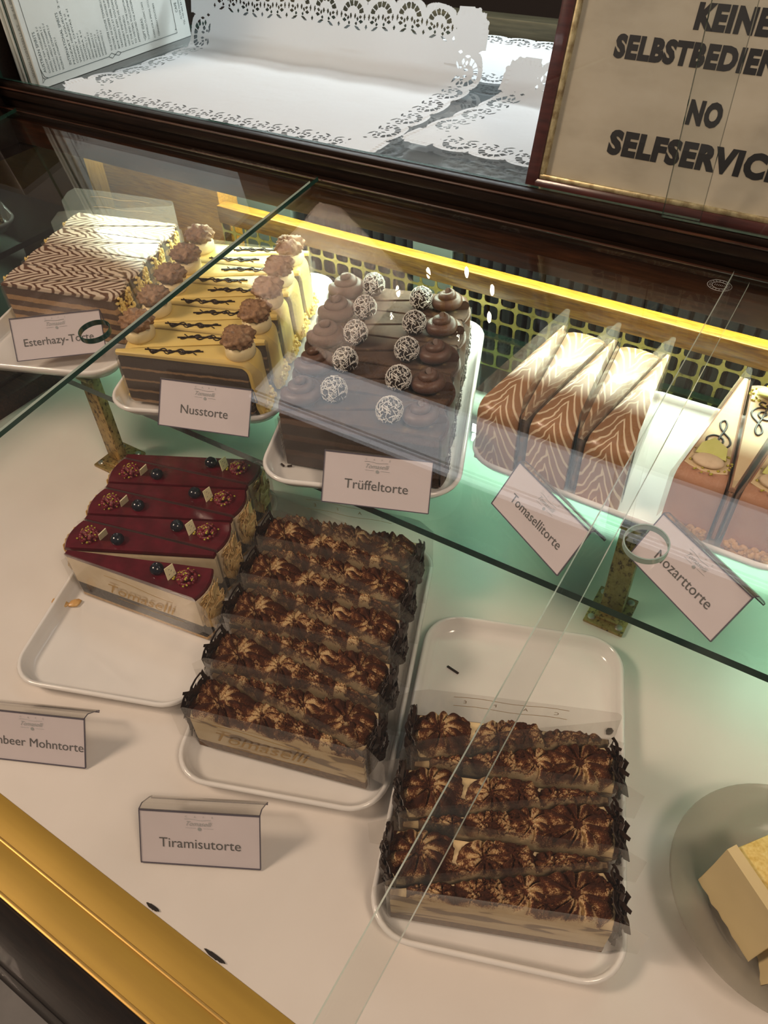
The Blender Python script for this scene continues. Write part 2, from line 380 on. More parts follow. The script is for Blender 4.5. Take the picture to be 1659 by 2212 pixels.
# golden back rail above the brass grille
part('back_rail', MB().add(box(-.722, .55, .709, .7275, .1832, .2068, .002)), 'wood_golden')
def grille():
    m = MB(); p = .0205; hw = .0088; rr = .0040; y = .713; z0 = .1862 - p * .35
    nx = int((.30 + .722) / p); rows = 5; ring = rrect(2 * hw, 2 * hw, rr, 3)          # 12 points
    sq = []
    for k in range(12):
        x, z = ring[k]; s = max(abs(x), abs(z)); sq.append((x / s * p / 2, z / s * p / 2))
    for i in range(nx):
        for j in range(rows):
            cx = -.722 + (i + .5) * p; cz = z0 - (j - .15) * p
            A = [(cx + a, y, cz + b) for a, b in sq]; B = [(cx + a, y, cz + b) for a, b in ring]; Cc = [(cx + a, y + .0008, cz + b) for a, b in ring]
            v = A + B + Cc; f = []
            for k in range(12):
                q = (k + 1) % 12; f += [(k, q, 12 + q, 12 + k), (12 + k, 12 + q, 24 + q, 24 + k)]
            m.add((v, f))
    return m
part('vent_grille', grille(), 'brass_grille', 30)
vent = MB().add(box(-.966, .55, .775, .79, 0, .30))
for k in range(56):
    x = -.64 + k * .0165
    if -.449 < x < -.395 or x < -.632: continue
    vent.add(box(x, x + .012, .752, .775, .10, .27, .004))
part('air_vent', vent, 'black_plastic')
for xa, xb in ((-.447, -.395), (-.722, -.632)): part('vent_plate', MB().add(box(xa, xb, .750, .775, .12, .26)), 'grey_panel')
part('fascia', MB().add(box(-1.0, .55, .64, .656, .2636, .304, .0015)), 'wood_dark')
mo = MB().add(box(-1.02, .55, .632, .66, .3035, .3095, .0015)).add(box(-1.02, .55, .640, .66, .309, .330, .003)).add(box(-1.02, .55, .635, .656, .3215, .3330, .003)).add(box(-1.02, .55, .638, .650, .331, .3385, .002))
part('case_moulding', mo, 'wood_ebony')
part('moulding_bead', MB().add(tube([(-1.02, .6345, .3335), (.55, .6345, .3335)], .0012, 6)).add(tube([(-1.02, .6325, .3092), (.55, .6325, .3092)], .0011, 6)), 'wood_dark')
part('inner_board', MB().add(box(-1.02, .55, .66, 1.16, .309, .3165)), 'blue_board')
part('rear_sill', MB().add(box(-1.10, .55, 1.14, 1.17, .29, .348, .003)), 'brass_dull')
part('rear_panel', MB().add(box(-1.10, .55, .79, .80, -.02, .30)), 'black_plastic')
part('side_cheek', MB().add(box(-1.06, -1.0, .60, 1.17, -.02, .42, .004)), 'wood_ebony')

def pane(name, vf, label, cat, edge='glass_green_edge', glassm='pane_glass', group=None, edgefn=None):
    """a sheet of glass: faces with the clear material, narrow edge faces with the tinted edge material"""
    m = MB(); m.add(vf); o = m.build(name, [glassm, edge], None, 0); me = o.data
    mx = max(p.area for p in me.polygons)
    for p in me.polygons: p.material_index = 1 if p.area < mx * .3 else 0
    return tag(o, label, cat, group)
# lower glass shelf
pane('glass_shelf', box(-.93, .55, .396, .708, ZS - .008, ZS), 'green-edged glass shelf carrying the rear row of cake trays', 'shelf', glassm='shelf_glass')
# sliding lids, 6 degrees of slope towards the customer
def lid(x0, x1, dz, label, edge='glass_green_edge'):
    a = R(6); o = pane('sliding_glass_pane', box(x0, x1, -.86, -.0105, -.0021, .0021), label, 'glass pane', edge, group='sliding glass lids over the counter')
    o.location = (0, .640, .3125 + dz); o.rotation_euler = (a, 0, 0)
    for p in o.data.polygons:
        if abs(p.normal.y) > .9: p.material_index = 0
    return o
l1 = lid(-.962, -.488, 0, 'sloping glass lid above the feather-iced white cake, its green edge crossing at left')
l2 = lid(-.499, -.059, -.0062, 'middle sloping glass lid above the truffle cake', 'glass_pale_edge')
l3 = lid(-.073, .55, 0, 'sloping glass lid above the treble clef cakes at the right', 'glass_pale_edge')
def ring(parent, x, y, z):
    r = .0135; o = MB().add(loops([[(x + q * math.cos(t), y + q * math.sin(t), zz) for t in [6.28319 * k / 40 for k in range(40)]] for q, zz in
        ((r, -.0023), (r, .0023), (r - .0008, .0023), (r - .0008, -.0023), (r, -.0023))], False, False)).build('finger_hole', 'glass_green_edge' if parent is l1 else 'glass_mid_edge', parent)
    return o
ring(l1, -.515, -.303, 0); ring(l3, -.040, -.305, 0)
def etched(parent, x, y, z, sx, sy):
    m = MB()
    for k in (1.0, .62):
        m.add(tube([(x + sx * k * math.cos(t), y + sy * k * math.sin(t), z) for t in [6.28319 * i / 32 for i in range(32)]], .00018, 4, True))
    for i in range(18):
        t = 6.28319 * i / 18; c, s = math.cos(t), math.sin(t)
        m.add(tube([(x + sx * .72 * c, y + sy * .72 * s, z), (x + sx * .88 * c, y + sy * .88 * s, z)], .00016, 4))
    for i in range(6): m.add(tube([(x + sx * (-.4 + .15 * i), y - sy * .1, z), (x + sx * (-.36 + .15 * i), y + sy * .14, z)], .00016, 4))
    m.build('etched_mark', 'ink_pale', parent)
etched(l2, -.0785, -.026, .003, .0095, .0075)

# shelf brackets
def bracket(x, y, ztop, label, s):
    e = empty('shelf_bracket', (x, y, 0), 0, label, 'bracket', 'brass brackets holding the glass shelf')
    bp = MB().add(box(-.020, .020, -.024, .026, .0002, .004, .001)).build('base_plate', 'brass_worn', e)
    for a in (-.014, .014):
        for b in (-.017, .019):
            MB().add(lathe([(.0038, .004), (.0038, .0046), (.003, .0056), (.0012, .0060)], 12, (a, b, 0))).build('screw', 'steel', bp)
    MB().add(box(-.011, .011, -.006, .006, .004, ztop - .0002, .0012)).build('column', 'brass_worn', e)
    MB().add(box(-.012, .012, -.016, -.006, .004, .007, .001)).build('foot', 'brass_worn', e)
    MB().add(box(-.0115, .0115, -.010, .022, ztop - .006, ztop - .0001, .001)).build('top_clamp', 'brass_worn', e)
bracket(-.681, .421, ZS - .008, 'brass shelf bracket behind the raspberry cake', 1)
bracket(-.073, .506, ZS - .008, 'brass shelf bracket with four screws behind the half empty tray', 1)

# ================================================================ trays
TW, TL = .187, .298
def tray(o, ang, label):
    """o = front-left corner, long side along local +y"""
    m = MB(); cx, cy = TW / 2, TL / 2
    def L(i, z, r=.034): return [(x, y, z) for x, y in rrect(TW - 2 * i, TL - 2 * i, max(.008, r - i), 9, cx, cy)]
    m.add(loops([L(.016, .0003), L(.010, .002), L(.004, .009), L(.001, .0125), L(0, .0150), L(.0012, .0170), L(.0030, .0172), L(.0044, .0160), L(.0062, .0110), L(.0090, .0058), L(.0130, .0036)]))
    t = m.build('serving_tray', 'melamine', None, 60); t.location = o; t.rotation_euler = (0, 0, R(ang))
    return tag(t, label, 'tray', 'white melamine serving trays')
def OL(BR, ang, z): return (BR[0] - TW * math.cos(R(ang)), BR[1] - TW * math.sin(R(ang)), z)
TR = {}
for k, BR, ang, z, lab in (
    ('rasp', (-.353, .196), 20.8, 0, 'white tray under the red raspberry cake, its front half empty'),
    ('tirm', (-.153, .206), 21.0, 0, 'white tray full of cocoa-dusted cake in the middle of the deck'),
    ('tirr', (.0545, .190), 20.3, 0, 'white tray on the deck, rear half empty, right of the full cocoa cake tray'),
    ('truf', (-.211, .429), 22.0, ZS, 'white tray on the glass shelf under the truffle cake'),
    ('nuss', (-.4165, .4375), 23.0, ZS, 'white tray on the glass shelf under the yellow walnut cake'),
    ('est', (-.622, .409), 21.0, ZS, 'white tray on the glass shelf under the feather-iced white cake at left')):
    o = OL(BR, ang, z); TR[k] = (o, ang); tray(o, ang, lab)
t7 = tray((.060, .4815, ZS), 90, 'white tray set crosswise on the glass shelf under the chocolate and treble clef cakes')
TR['tom'] = ((-.238, .4815, ZS), 0)
def at(k, u, v, z=.0036):
    o, a = TR[k]; a = R(a); return Vector((o[0] + u * math.cos(a) - v * math.sin(a), o[1] + u * math.sin(a) + v * math.cos(a), o[2] + z))

# ================================================================ cake wedges
WL, WT, WR = .152, .0020, .0193              # length tip to rim, half widths at tip and rim
def hw(x, d=0): return WT + (WR - WT) * min(1, max(0, x / WL)) - d
def outline(d=0, L=WL, bulge=.005, n=7):
    p = [(d, -hw(d, d)), (L - d, -hw(L, d))]
    for k in range(1, n): t = -1 + 2 * k / n; p.append((L - d + bulge * (1 - t * t), hw(L, d) * t))
    return p + [(L - d, hw(L, d)), (d, hw(d, d))]
def drape(L, top, bot, flare=.004, th=.0035, rad=.012, over=.0005, nacross=9, tipx=0.0):
    """icing over the top and down the rim of a wedge"""
    prof = [(tipx, top), (L * .3, top + .0004), (L * .6, top), (L - rad * 1.3, top)]
    for k in range(1, 7): a = R(90 - 15 * k); prof.append((L - rad + rad * math.cos(a), top - rad + rad * math.sin(a)))
    prof += [(L + flare * .2, (top + bot) / 2), (L + flare * .5, bot + .010), (L + flare, bot + .003), (L + flare * 1.2, bot)]
    A = []; B = []
    for i, (x, z) in enumerate(prof):
        a = prof[max(0, i - 1)]; b = prof[min(len(prof) - 1, i + 1)]; dx, dz = b[0] - a[0], b[1] - a[1]; l = math.hypot(dx, dz); nx, nz = dz / l, -dx / l   # inward
        ra, rb_ = [], []
        for j in range(nacross):
            t = -1 + 2 * j / (nacross - 1); y = (hw(min(x, L)) + over) * t; bl = .004 * (1 - t * t) if x > L * .9 else 0
            edge = .0012 * max(0, abs(t) - .7) / .3
            ra.append((x + bl + nx * edge * 0, y, z - edge)); rb_.append((x + bl + nx * th, y, z + nz * th))
        A.append(ra); B.append(rb_)
    return shell(B, A)
def film_sheet(h=.066, ext=.016, seed=0, tipext=.0):
    """clear strip along one cut side, round the tip, back along the other side"""
    rnd = random.Random(seed); pts = []
    off = .0006
    n = 12
    for i in range(n + 1): x = (WL + ext) * (1 - i / n); pts.append((x, -hw(x) - off - (.003 * (x - WL) / ext if x > WL else 0) - .0001 * math.sin(x * 70)))
    for a in (-120, -150, 180, 150, 120): pts.append((WT * math.cos(R(a)) * 1.4, (WT + off) * math.sin(R(a))))
    for i in range(n + 1): x = (WL + ext * .7) * (i / n); pts.append((x, hw(x) + off + (.004 * (x - WL) / ext if x > WL else 0) + .0001 * math.sin(x * 60)))
    rows = []; N = len(pts)
    for j in range(5):
        r = []
        for i, (x, y) in enumerate(pts):
            s = i / (N - 1); top = h * (1 - .10 * s) + .003 * math.sin(4 * s + seed)
            if x > WL: top -= (x - WL) * .9
            zb = .0130 if x > WL - .006 else -.0004; z = zb + (top - zb) * j / 4; bow = .0012 * math.sin(math.pi * j / 4)
            r.append((x, y * (1 + 0.0) , z))
        rows.append(r)
    v = [p for r in rows for p in r]; f = []
    for j in range(4):
        for i in range(N - 1): a = j * N + i; f.append((a, a + 1, a + N + 1, a + N))
    return v, f
def script_on_side(parent, side=-1, x0=.035, z0=.018, w=.085, mirror=False, word='Tomaselli'):
    """printed script lying on the film along one cut side"""
    m = MB(); m.add(text_vf(word, w=w, shear=.45)); m.add(tube([(w * (t - .5), .026 - .004 * t + .0015 * math.sin(6 * t), 0) for t in [i / 16 for i in range(17)]], .00022, 4))
    m.add(tube([(w * (t - .42), -.006 - .001 * math.sin(4 * t), 0) for t in [i / 16 for i in range(17)]], .00018, 4))
    o = m.build('printed_script', 'ink_gold', parent, 0)
    sl = math.atan((WR - WT) / WL)
    xm = x0 + w / 2; y = -(hw(xm) + .0018)
    # text x runs along wedge x (tip->rim) for side -1
    if side < 0: M = Matrix.Translation((xm, y, z0)) @ Matrix.Rotation(-sl, 4, 'Z') @ Matrix.Rotation(R(90), 4, 'X')
    else: M = Matrix.Translation((xm, -y, z0)) @ Matrix.Rotation(sl + math.pi, 4, 'Z') @ Matrix.Rotation(R(90), 4, 'X')
    o.matrix_local = M; return o
def bits(n, seed, region, size, ymax=None, kind='flake', zmin=None):
    """scatter of small pieces; region(rnd) -> position and normal"""
    rnd = random.Random(seed); m = MB()
    for _ in range(n):
        p, nr = region(rnd); s = size * rnd.uniform(.6, 1.35); q = Vector(nr).to_track_quat('Z', 'Y').to_matrix().to_4x4()
        M = Matrix.Translation(p) @ q @ Matrix.Rotation(rnd.uniform(0, 6.28), 4, 'Z') @ Matrix.Rotation(rnd.uniform(-.5, .5), 4, 'X')
        if kind == 'flake':
            pts = [(s * math.cos(t) * rnd.uniform(.85, 1.1), s * .68 * math.sin(t) * rnd.uniform(.85, 1.1)) for t in [6.28319 * k / 7 for k in range(7)]]
            v, f = loops([[(x, y, 0) for x, y in pts], [(x, y, s * .12) for x, y in pts]]); m.add((v, f), 0, M)
        elif kind == 'shaving':
            l = s * rnd.uniform(1.2, 3.2); w = s * rnd.uniform(.35, .9); c = rnd.uniform(-.5, .5) * s
            A = [[(-l / 2 + l * i / 3, -w / 2 + rnd.uniform(-.2, .2) * w, c * math.sin(math.pi * i / 3)), (-l / 2 + l * i / 3, w / 2 + rnd.uniform(-.2, .2) * w, c * math.sin(math.pi * i / 3) + c * .2)] for i in range(4)]
            B = [[(x, y, z + .0006) for x, y, z in r] for r in A]; m.add(shell(B, A), 0, M)
        elif kind == 'crumb':
            m.add(sphere((0, 0, 0), s, (1, rnd.uniform(.6, 1), rnd.uniform(.5, .9)), 6, 4), 0, M)
        elif kind == 'rod':
            m.add(tube([(-s, 0, 0), (s, 0, s * rnd.uniform(-.3, .3))], s * .15, 5), 0, M)
    if zmin: m.v = [(x, y, max(zmin, z)) for x, y, z in m.v]
    if ymax: m.v = [(x, max(-ymax, min(ymax, y)), z) for x, y, z in m.v]
    return m
def rim_region(z0, z1, out=.0012, L=WL, bulge=.005, spread=.82):
    def f(r):
        t = r.uniform(-1, 1) * spread; z = r.uniform(z0, z1); return Vector((L + bulge * (1 - t * t) + out * r.uniform(.2, 1.6), hw(L) * t, z)), (1, t * .25 + r.uniform(-.35, .35), r.uniform(-.35, .35))
    return f
def disc_region(x, y, rad, z, dome=0):
    def f(r):
        a = r.uniform(0, 6.28); q = rad * math.sqrt(r.random()); return Vector((x + q * math.cos(a), y + q * math.sin(a), z + dome * (1 - (q / rad) ** 2))), (r.uniform(-.5, .5), r.uniform(-.5, .5), 1)
    return f
def stuff(o): o['kind'] = 'stuff'; return o

FLAKE = {}
def wedge_raspberry():
    e = empty('raspberry_cake_wedge')
    MB().add(prism(outline(), 0, .0035)).build('crust', 'crust', e)
    MB().add(prism(outline(.0004), .0035, .021)).build('poppy_seed_sponge', 'poppy', e)
    MB().add(prism(outline(.0002), .021, .0595, .0006)).build('cream_filling', 'cream_white', e)
    MB().add(prism(outline(-.0003), .0592, .0645, .0014)).build('raspberry_jelly', 'jelly_red', e)
    stuff(bits(95, 3, rim_region(.0125, .056, .0026), .0056, .0198, zmin=.0118, kind='flake').build('almond_flakes', 'almond', e, 0))
    rnd = random.Random(5); rs = MB()
    for k in range(60):
        z = rnd.uniform(-.1, 1); a = k * 2.4; q = math.sqrt(max(0, 1 - z * z)); rs.add(sphere((.134 + .0085 * q * math.cos(a), .001 + .0085 * q * math.sin(a), .0650 + .0062 * z), .0022, (1, 1, 1), 7, 5))
    ra = rs.build('raspberry', 'raspberry', e, 60)
    stuff(bits(24, 8, disc_region(.134, .0, .0125, .0655, .0072), .0011, kind='crumb').build('pistachio_crumbs', 'pistachio', ra, 0))
    bb = MB().add(sphere((.102, .002, .0678), .0068, (1, 1, .86), 18, 11)).build('blueberry', 'blueberry', e, 60)
    MB().add(lathe([(.0028, .0050), (.0030, .0060), (.0020, .0058), (.0012, .0050)], 12, (.102, .002, .0678))).build('crown', 'blueberry', bb)
    tg = MB().add(prism([(-.0062, 0), (.0045, 0), (.0060, .0115), (-.0040, .0125)], 0, .0011, .0002)).build('chocolate_tag', 'tag_cream', e)
    tg.matrix_local = Matrix.Translation((.119, .0, .0642)) @ Matrix.Rotation(R(72), 4, 'Z') @ Matrix.Rotation(R(72), 4, 'X')
    tm = MB()
    for a, b, c in ((-.003, .004, .0), (.0005, .006, .4), (-.001, .009, -.3), (.002, .0028, .2)): tm.add(tube([(a, b, .0012), (a + .0016, b + .0005 + c * .001, .0012)], .00025, 4))
    tm.build('printed_mark', 'ink_grey', tg, 0)
    MB().add(film_sheet(.064, .012, 1)).build('plastic_film', 'clear_film', e, 60)
    return e

def rosettes(x, y, lst):
    h = 0
    for cx, cy, rad, H, n, ph in lst:
        dx, dy = x - cx, y - cy; r = math.hypot(dx, dy) / rad
        if r >= 1: continue
        th = math.atan2(dy, dx); pet = abs(math.cos(n * (th + r * .35) / 2 + ph)) ** .9
        prof = (1 - r ** 2.6) * (.50 + .50 * min(1, r * 2.0) if r < .5 else 1)
        h = max(h, H * prof * (.30 + .70 * (pet if r > .12 else .55)))
    return h
def wedge_tiramisu(seed):
    rnd = random.Random(seed); e = empty('tiramisu_wedge')
    MB().add(prism(outline(), 0, .0105, .0006)).build('sponge_base', 'sponge_brown', e)
    MB().add(prism(outline(.0003), .0105, .0475, .0008)).build('cream_filling', 'tiramisu_cream', e)
    ls = []
    for cx, rad, H, n in ((.128, .0255, .0175, 10), (.090, .0185, .0150, 9), (.062, .0145, .0130, 8), (.038, .0115, .0110, 7), (.018, .010, .010, 7)):
        ls.append((cx + rnd.uniform(-.004, .004), rnd.uniform(-.003, .003), rad * rnd.uniform(.95, 1.08), H * rnd.uniform(.9, 1.1), n, rnd.uniform(0, 3)))
    for k in range(20):
        x = rnd.uniform(.02, .15); ls.append((x, rnd.choice((-1, 1)) * hw(x) * rnd.uniform(.35, 1.0), rnd.uniform(.0055, .0115), rnd.uniform(.008, .0175), 7, rnd.uniform(0, 3)))
    nx, ny = 120, 34; rows = []
    for i in range(nx + 1):
        x = (WL + .003) * i / nx; r = [(x, -hw(x) + .0004, .0455)]
        for j in range(ny + 1):
            t = -1 + 2 * j / ny; y = hw(x) * t; z = .0470 + rosettes(x, y, ls) + .0005 * math.sin(x * 900 + y * 500) * math.sin(y * 1100)
            ed = min(1, (1 - abs(t)) * 9 + .35); z = .0470 + (z - .0470) * ed
            if i > nx - 5: z = .047 + (z - .047) * (nx - i + 1) / 6
            r.append((x + .004 * (1 - t * t) * i / nx, y, z))
        r.append((x, hw(x) - .0004, .0455)); rows.append(r)
    c = len(rows[0]); v = [p for r in rows for p in r]; f = []
    for i in range(nx):
        for j in range(c - 1): a = i * c + j; f.append((a, a + c, a + c + 1, a + 1))
    f.append(tuple(range(c))); f.append(tuple(reversed(range(nx * c, nx * c + c))))
    MB().add((v, f)).build('cream_rosettes', 'cocoa_cream', e, 70)
    stuff(bits(120, seed + 9, rim_region(.0125, .060, .0020, WL + .0005), .0062, .0198, zmin=.0118, kind='shaving').build('chocolate_shavings', 'choc_dark', e, 0))
    MB().add(film_sheet(.070, .022, seed)).build('plastic_film', 'clear_film', e, 60)
    return e

def walnut_mesh(c, r):
    def fn(d):
        w = .66 + .34 * min(1, abs(d.y) * 3.6) - .12 * max(0, 1 - abs(d.x) * 4)
        return w * (1 + .13 * math.sin(d.x * 9 + d.y * 5) * math.sin(d.z * 8 + d.x * 3) + .10 * math.sin(d.x * 17 + 2 * d.z) * math.sin(d.y * 15 + d.z * 6))
    return sphere(c, r, (1.0, .92, .52), 36, 22, fn)
def drizzle(y0, seed):
    rnd = random.Random(seed); m = MB(); p = []
    for k in range(26):
        t = k / 25; p.append((.034 + .058 * t, y0 + .0045 * math.sin(t * 19 + seed) * (1 - .4 * t), .0618))
    m.add(tube(p, .00075, 6)); m.add(tube([(.032, y0 + .0015, .0619), (.062, y0 - .001, .0622), (.096, y0 + .0005, .0619)], .0008, 6))
    p2 = [(.040 + .05 * k / 18, y0 - .0025 + .003 * math.cos(k * 1.1 + seed), .0619) for k in range(19)]; m.add(tube(p2, .0006, 6))
    for x in (.040, .058, .076): m.add(sphere((x + rnd.uniform(-.002, .002), y0 - .001, .0620), .0026, (1.2, .9, .6), 10, 6))
    return m
def wedge_walnut():
    e = empty('walnut_cake_wedge')
    MB().add(prism(outline(.0006, WL - .006), 0, .0572, .0030)).build('sponge_layers', 'nut_layers', e)
    MB().add(drape(WL, .0612, .0010, .005, .0042, .013)).build('marzipan_cover', 'marzipan', e, 50)
    d = MB().add(lathe([(.0142, 0), (.0160, .003), (.0158, .0090), (.0138, .0125), (.006, .0138)], 26, (.1370, 0, .0605))).build('cream_dollop', 'dollop', e, 60)
    MB().add(walnut_mesh((.1370, 0, .0800), .0182)).build('walnut_half', 'walnut', d, 60)
    MB().add(drizzle(0, 2)).build('chocolate_drizzle', 'choc_dark', e, 60)
    stuff(bits(40, 4, lambda r: (Vector((WL + .0075 + r.uniform(-.003, .0015), hw(WL) * r.uniform(-1, 1), r.uniform(.001, .020) * r.random())), (1, 0, .3)), .0024, .0198, kind='crumb').build('nut_crumbs', 'almond_yellow', e, 60))
    MB().add(film_sheet(.064, .012, 2)).build('plastic_film', 'clear_film', e, 60)
    return e

def wedge_truffle():
    e = empty('truffle_cake_wedge')
    MB().add(prism(outline(.0004), 0, .056, .0006)).build('chocolate_layers', 'truffle_layers', e)
    MB().add(prism(outline(0), .0555, .0595, .0012)).build('cocoa_top', 'choc_dust', e)
    MB().add(loops([[(WL - .004 + q * .006 + .005 * (1 - t * t), hw(WL) * t, z) for t in [-1 + 2 * k / 10 for k in range(11)]] for q, z in ((0, .002), (1, .002), (1, .056), (0, .056))], True, True)).build('rim_cream', 'choc_cream', e)
    p = []
    for k in range(64):
        t = k / 63; a = t * 15.5; q = .0158 * (1 - t * .93); p.append((.1345 + q * math.cos(a), q * math.sin(a) * .84, .0635 + .017 * t))
    MB().add(tube(p, lambda t: .0070 * (1 - .55 * t), 10)).build('cream_swirl', 'choc_cream', e, 60)
    b = MB().add(sphere((.1045, 0, .0700), .0122, (1, 1, 1), 22, 14)).build('truffle_ball', 'choc_dark', e, 60)
    def reg(r):
        z = r.uniform(-.35, 1); a = r.uniform(0, 6.28); q = math.sqrt(1 - z * z); d = Vector((q * math.cos(a), q * math.sin(a), z)); return Vector((.1045, 0, .0700)) + d * .0124, d
    stuff(bits(230, 2, reg, .0021, kind='rod').build('white_sprinkles', 'sprinkle_white', b, 60))
    stuff(bits(70, 6, rim_region(.006, .034, .0016, WL + .002), .0020, .0198, kind='rod').build('chocolate_vermicelli', 'choc_dark', e, 60))
    MB().add(film_sheet(.060, .010, 3)).build('plastic_film', 'clear_film', e, 60)
    return e

def wedge_esterhazy():
    e = empty('feathered_cake_wedge')
    MB().add(prism(outline(.0003), 0, .0535, .0005)).build('cake_layers', 'esterhazy_layers', e)
    MB().add(prism(outline(-.0006, WL - .001), .0532, .0575, .0016)).build('icing_top', 'icing_white', e)
    stuff(bits(150, 7, rim_region(.002, .055, .003, WL - .001), .0026, .0198, kind='crumb').build('chopped_almonds', 'almond_yellow', e, 60))
    MB().add(film_sheet(.062, .010, 4)).build('plastic_film', 'clear_film', e, 60)
    return e

def wedge_milk():
    e = empty('feathered_chocolate_wedge')
    MB().add(prism(outline(.0008, WL - .007), 0, .0602, .0030)).build('chocolate_layers', 'choc_layers', e)
    MB().add(drape(WL, .0645, .0008, -.0 + .001, .004, .012, .0004)).build('chocolate_icing', 'icing_milk', e, 50)
    MB().add(film_sheet(.084, .006, 5)).build('plastic_film', 'clear_film', e, 60)
    return e

CLEF = [(-.10, -.95), (-.28, -.98), (-.34, -.80), (-.16, -.70), (.02, -.86), (.02, -.55), (-.02, 0), (-.10, .55), (-.06, .85), (.08, 1.0), (.20, .82), (.12, .55), (-.10, .30), (-.40, .05), (-.52, -.25), (-.36, -.55), (0, -.65),
        (.36, -.52), (.46, -.22), (.28, 0), (0, .02), (-.20, -.14), (-.18, -.34), (0, -.40), (.10, -.30), (.02, -.2)]
def smooth_path(P, n=5):
    out = []
    for i in range(len(P) - 1):
        p0, p1, p2, p3 = P[max(0, i - 1)], P[i], P[i + 1], P[min(len(P) - 1, i + 2)]
        for k in range(n):
            t = k / n; out.append(tuple(.5 * (2 * b + (c - a) * t + (2 * a - 5 * b + 4 * c - d) * t * t + (3 * b - a - 3 * c + d) * t ** 3) for a, b, c, d in zip(p0, p1, p2, p3)))
    return out + [P[-1]]
def wedge_clef():
    e = empty('treble_clef_wedge')
    MB().add(prism(outline(.0008, WL - .007), 0, .0570, .0030)).build('nougat_layers', 'nougat', e)
    MB().add(drape(WL, .0612, .0010, .001, .004, .010, .0004)).build('nougat_icing', 'nougat', e, 50)
    MB().add(prism(outline(.0010, WL - .012), .0605, .0622, .0006)).build('top_glaze', 'nougat_top', e)
    MB().add(tube([(.097 - q[1] * .024, -q[0] * .019, .0626) for q in smooth_path(CLEF)], .0009, 6)).build('chocolate_clef', 'choc_dark', e, 60)
    MB().add(sphere((0, 0, 0), 1, (.0085, .0125, .0035), 24, 10)).build('marzipan_coin', 'marzipan_coin', e, 60).location = (.1335, 0, .0645)
    t = MB().add(prism([(-.012, 0), (.012, 0), (.010, .010), (-.002, .016), (-.010, .009)], 0, .0011, .0002)).build('chocolate_tag', 'tag_green', e)
    t.matrix_local = Matrix.Translation((.127, 0, .0640)) @ Matrix.Rotation(R(90), 4, 'Z') @ Matrix.Rotation(R(38), 4, 'X')
    stuff(bits(34, 5, disc_region(.130, 0, .018, .0628), .0012, kind='crumb').build('pistachio_crumbs', 'pistachio', e, 60))
    stuff(bits(130, 6, rim_region(.003, .013, .0028, WL + .001), .0030, .0198, kind='crumb').build('nut_crumbs', 'hazel_crumb', e, 60))
    MB().add(film_sheet(.072, .008, 6)).build('plastic_film', 'clear_film', e, 60)
    return e

def put(e, k, u, v, right, yaw=0, zz=.0058, lift=0, roll=0):
    """tip at tray (u, v); rim to the right (True) or to the left"""
    p = at(k, u, v, zz + lift); e.location = p; e.rotation_euler = (R(roll), 0, R(TR[k][1] + (0 if right else 180) + yaw))
ORD = ['first', 'second', 'third', 'fourth', 'fifth', 'sixth', 'seventh', 'eighth', 'ninth', 'tenth', 'eleventh']
def row(makers, k, N, v0, u0, group, desc, cat='cake slice', pitch=.0487, yaw=0, first_right=True, zz=.0058, seed=0, adj=None, sx=1.0):
    """wedges side by side, wide ends alternating; v0 = place of the first rim, yaw = slant of all cuts"""
    rnd = random.Random(seed); protos = [m() for m in makers]; used = [False] * len(protos); outl = []
    s_, c_ = math.sin(R(yaw)), math.cos(R(yaw)); c0 = v0 - (WL / 2 * s_) * (1 if first_right else -1)
    for i in range(N):
        j = i % len(protos)
        e = protos[j] if not used[j] else copy_tree(protos[j]); used[j] = True; e.scale = (sx, 1, 1)
        right = (i % 2 == 0) == first_right; sg_ = 1 if right else -1
        du, dv, dy = (adj or {}).get(i, (0, 0, 0)); y = yaw + dy
        u = u0 + WL / 2 + du ; v = c0 + pitch / 2 * i + dv
        put(e, k, u - sg_ * math.cos(R(y)) * WL * sx / 2, v - sg_ * math.sin(R(y)) * WL * sx / 2, right, y, zz, rnd.uniform(0, .0006))
        tag(e, desc(i, right), cat, group); outl.append(e)
    return outl

def d_rasp(i, right):
    n = ORD[i]; return '%s red raspberry cake wedge from the tray front, wide almond end at %s' % (n, 'right' if right else 'left')
rasp = row([wedge_raspberry], 'rasp', 7, .1160, .018, 'raspberry cake wedges on the left tray', d_rasp, yaw=-.8, adj={0: (.003, -.0065, -5.0)})
o = script_on_side(children(rasp[0])[-1], -1, .045, .026, .080)
tir2 = row([lambda: wedge_tiramisu(11), lambda: wedge_tiramisu(12)], 'tirm', 10, .0573, .0165, 'tiramisu wedges on the middle tray',
           lambda i, r: '%s cocoa-dusted tiramisu wedge from the front of the middle tray, wide end %s' % (ORD[i], 'right' if r else 'left'), first_right=False, seed=3, yaw=-11.5)
script_on_side(children(tir2[0])[-1], 1, .045, .022, .085)
def back_letters(e, side, seed):
    f_ = [c for c in children(e) if c.name.startswith('plastic_film')][0]
    old = f_.data; t = MB().add(film_sheet(.088, .022, seed)).build('x', 'clear_film', None, 60); f_.data = t.data; bpy.data.objects.remove(t)
    m = MB()
    for i, chh in enumerate('CAFÉ'):
        q = MB().add(text_vf(chh, h=.0042)); m.add(([(-.036 + .024 * i + x, y, z) for x, y, z in q.v], q.f))
    for dz in (.0085, -.0045): m.add(tube([(-.045 + .09 * k / 10, dz + .001 * math.sin(k), 0) for k in range(11)], .00022, 4))
    o = m.build('printed_letters', 'ink_gold', f_, 0); sl = math.atan((WR - WT) / WL); xm = .080; y = hw(xm) + .0011
    if side > 0: o.matrix_local = Matrix.Translation((xm, y, .072)) @ Matrix.Rotation(sl + math.pi, 4, 'Z') @ Matrix.Rotation(R(90), 4, 'X')
    else: o.matrix_local = Matrix.Translation((xm, -y, .072)) @ Matrix.Rotation(-sl, 4, 'Z') @ Matrix.Rotation(R(90), 4, 'X')
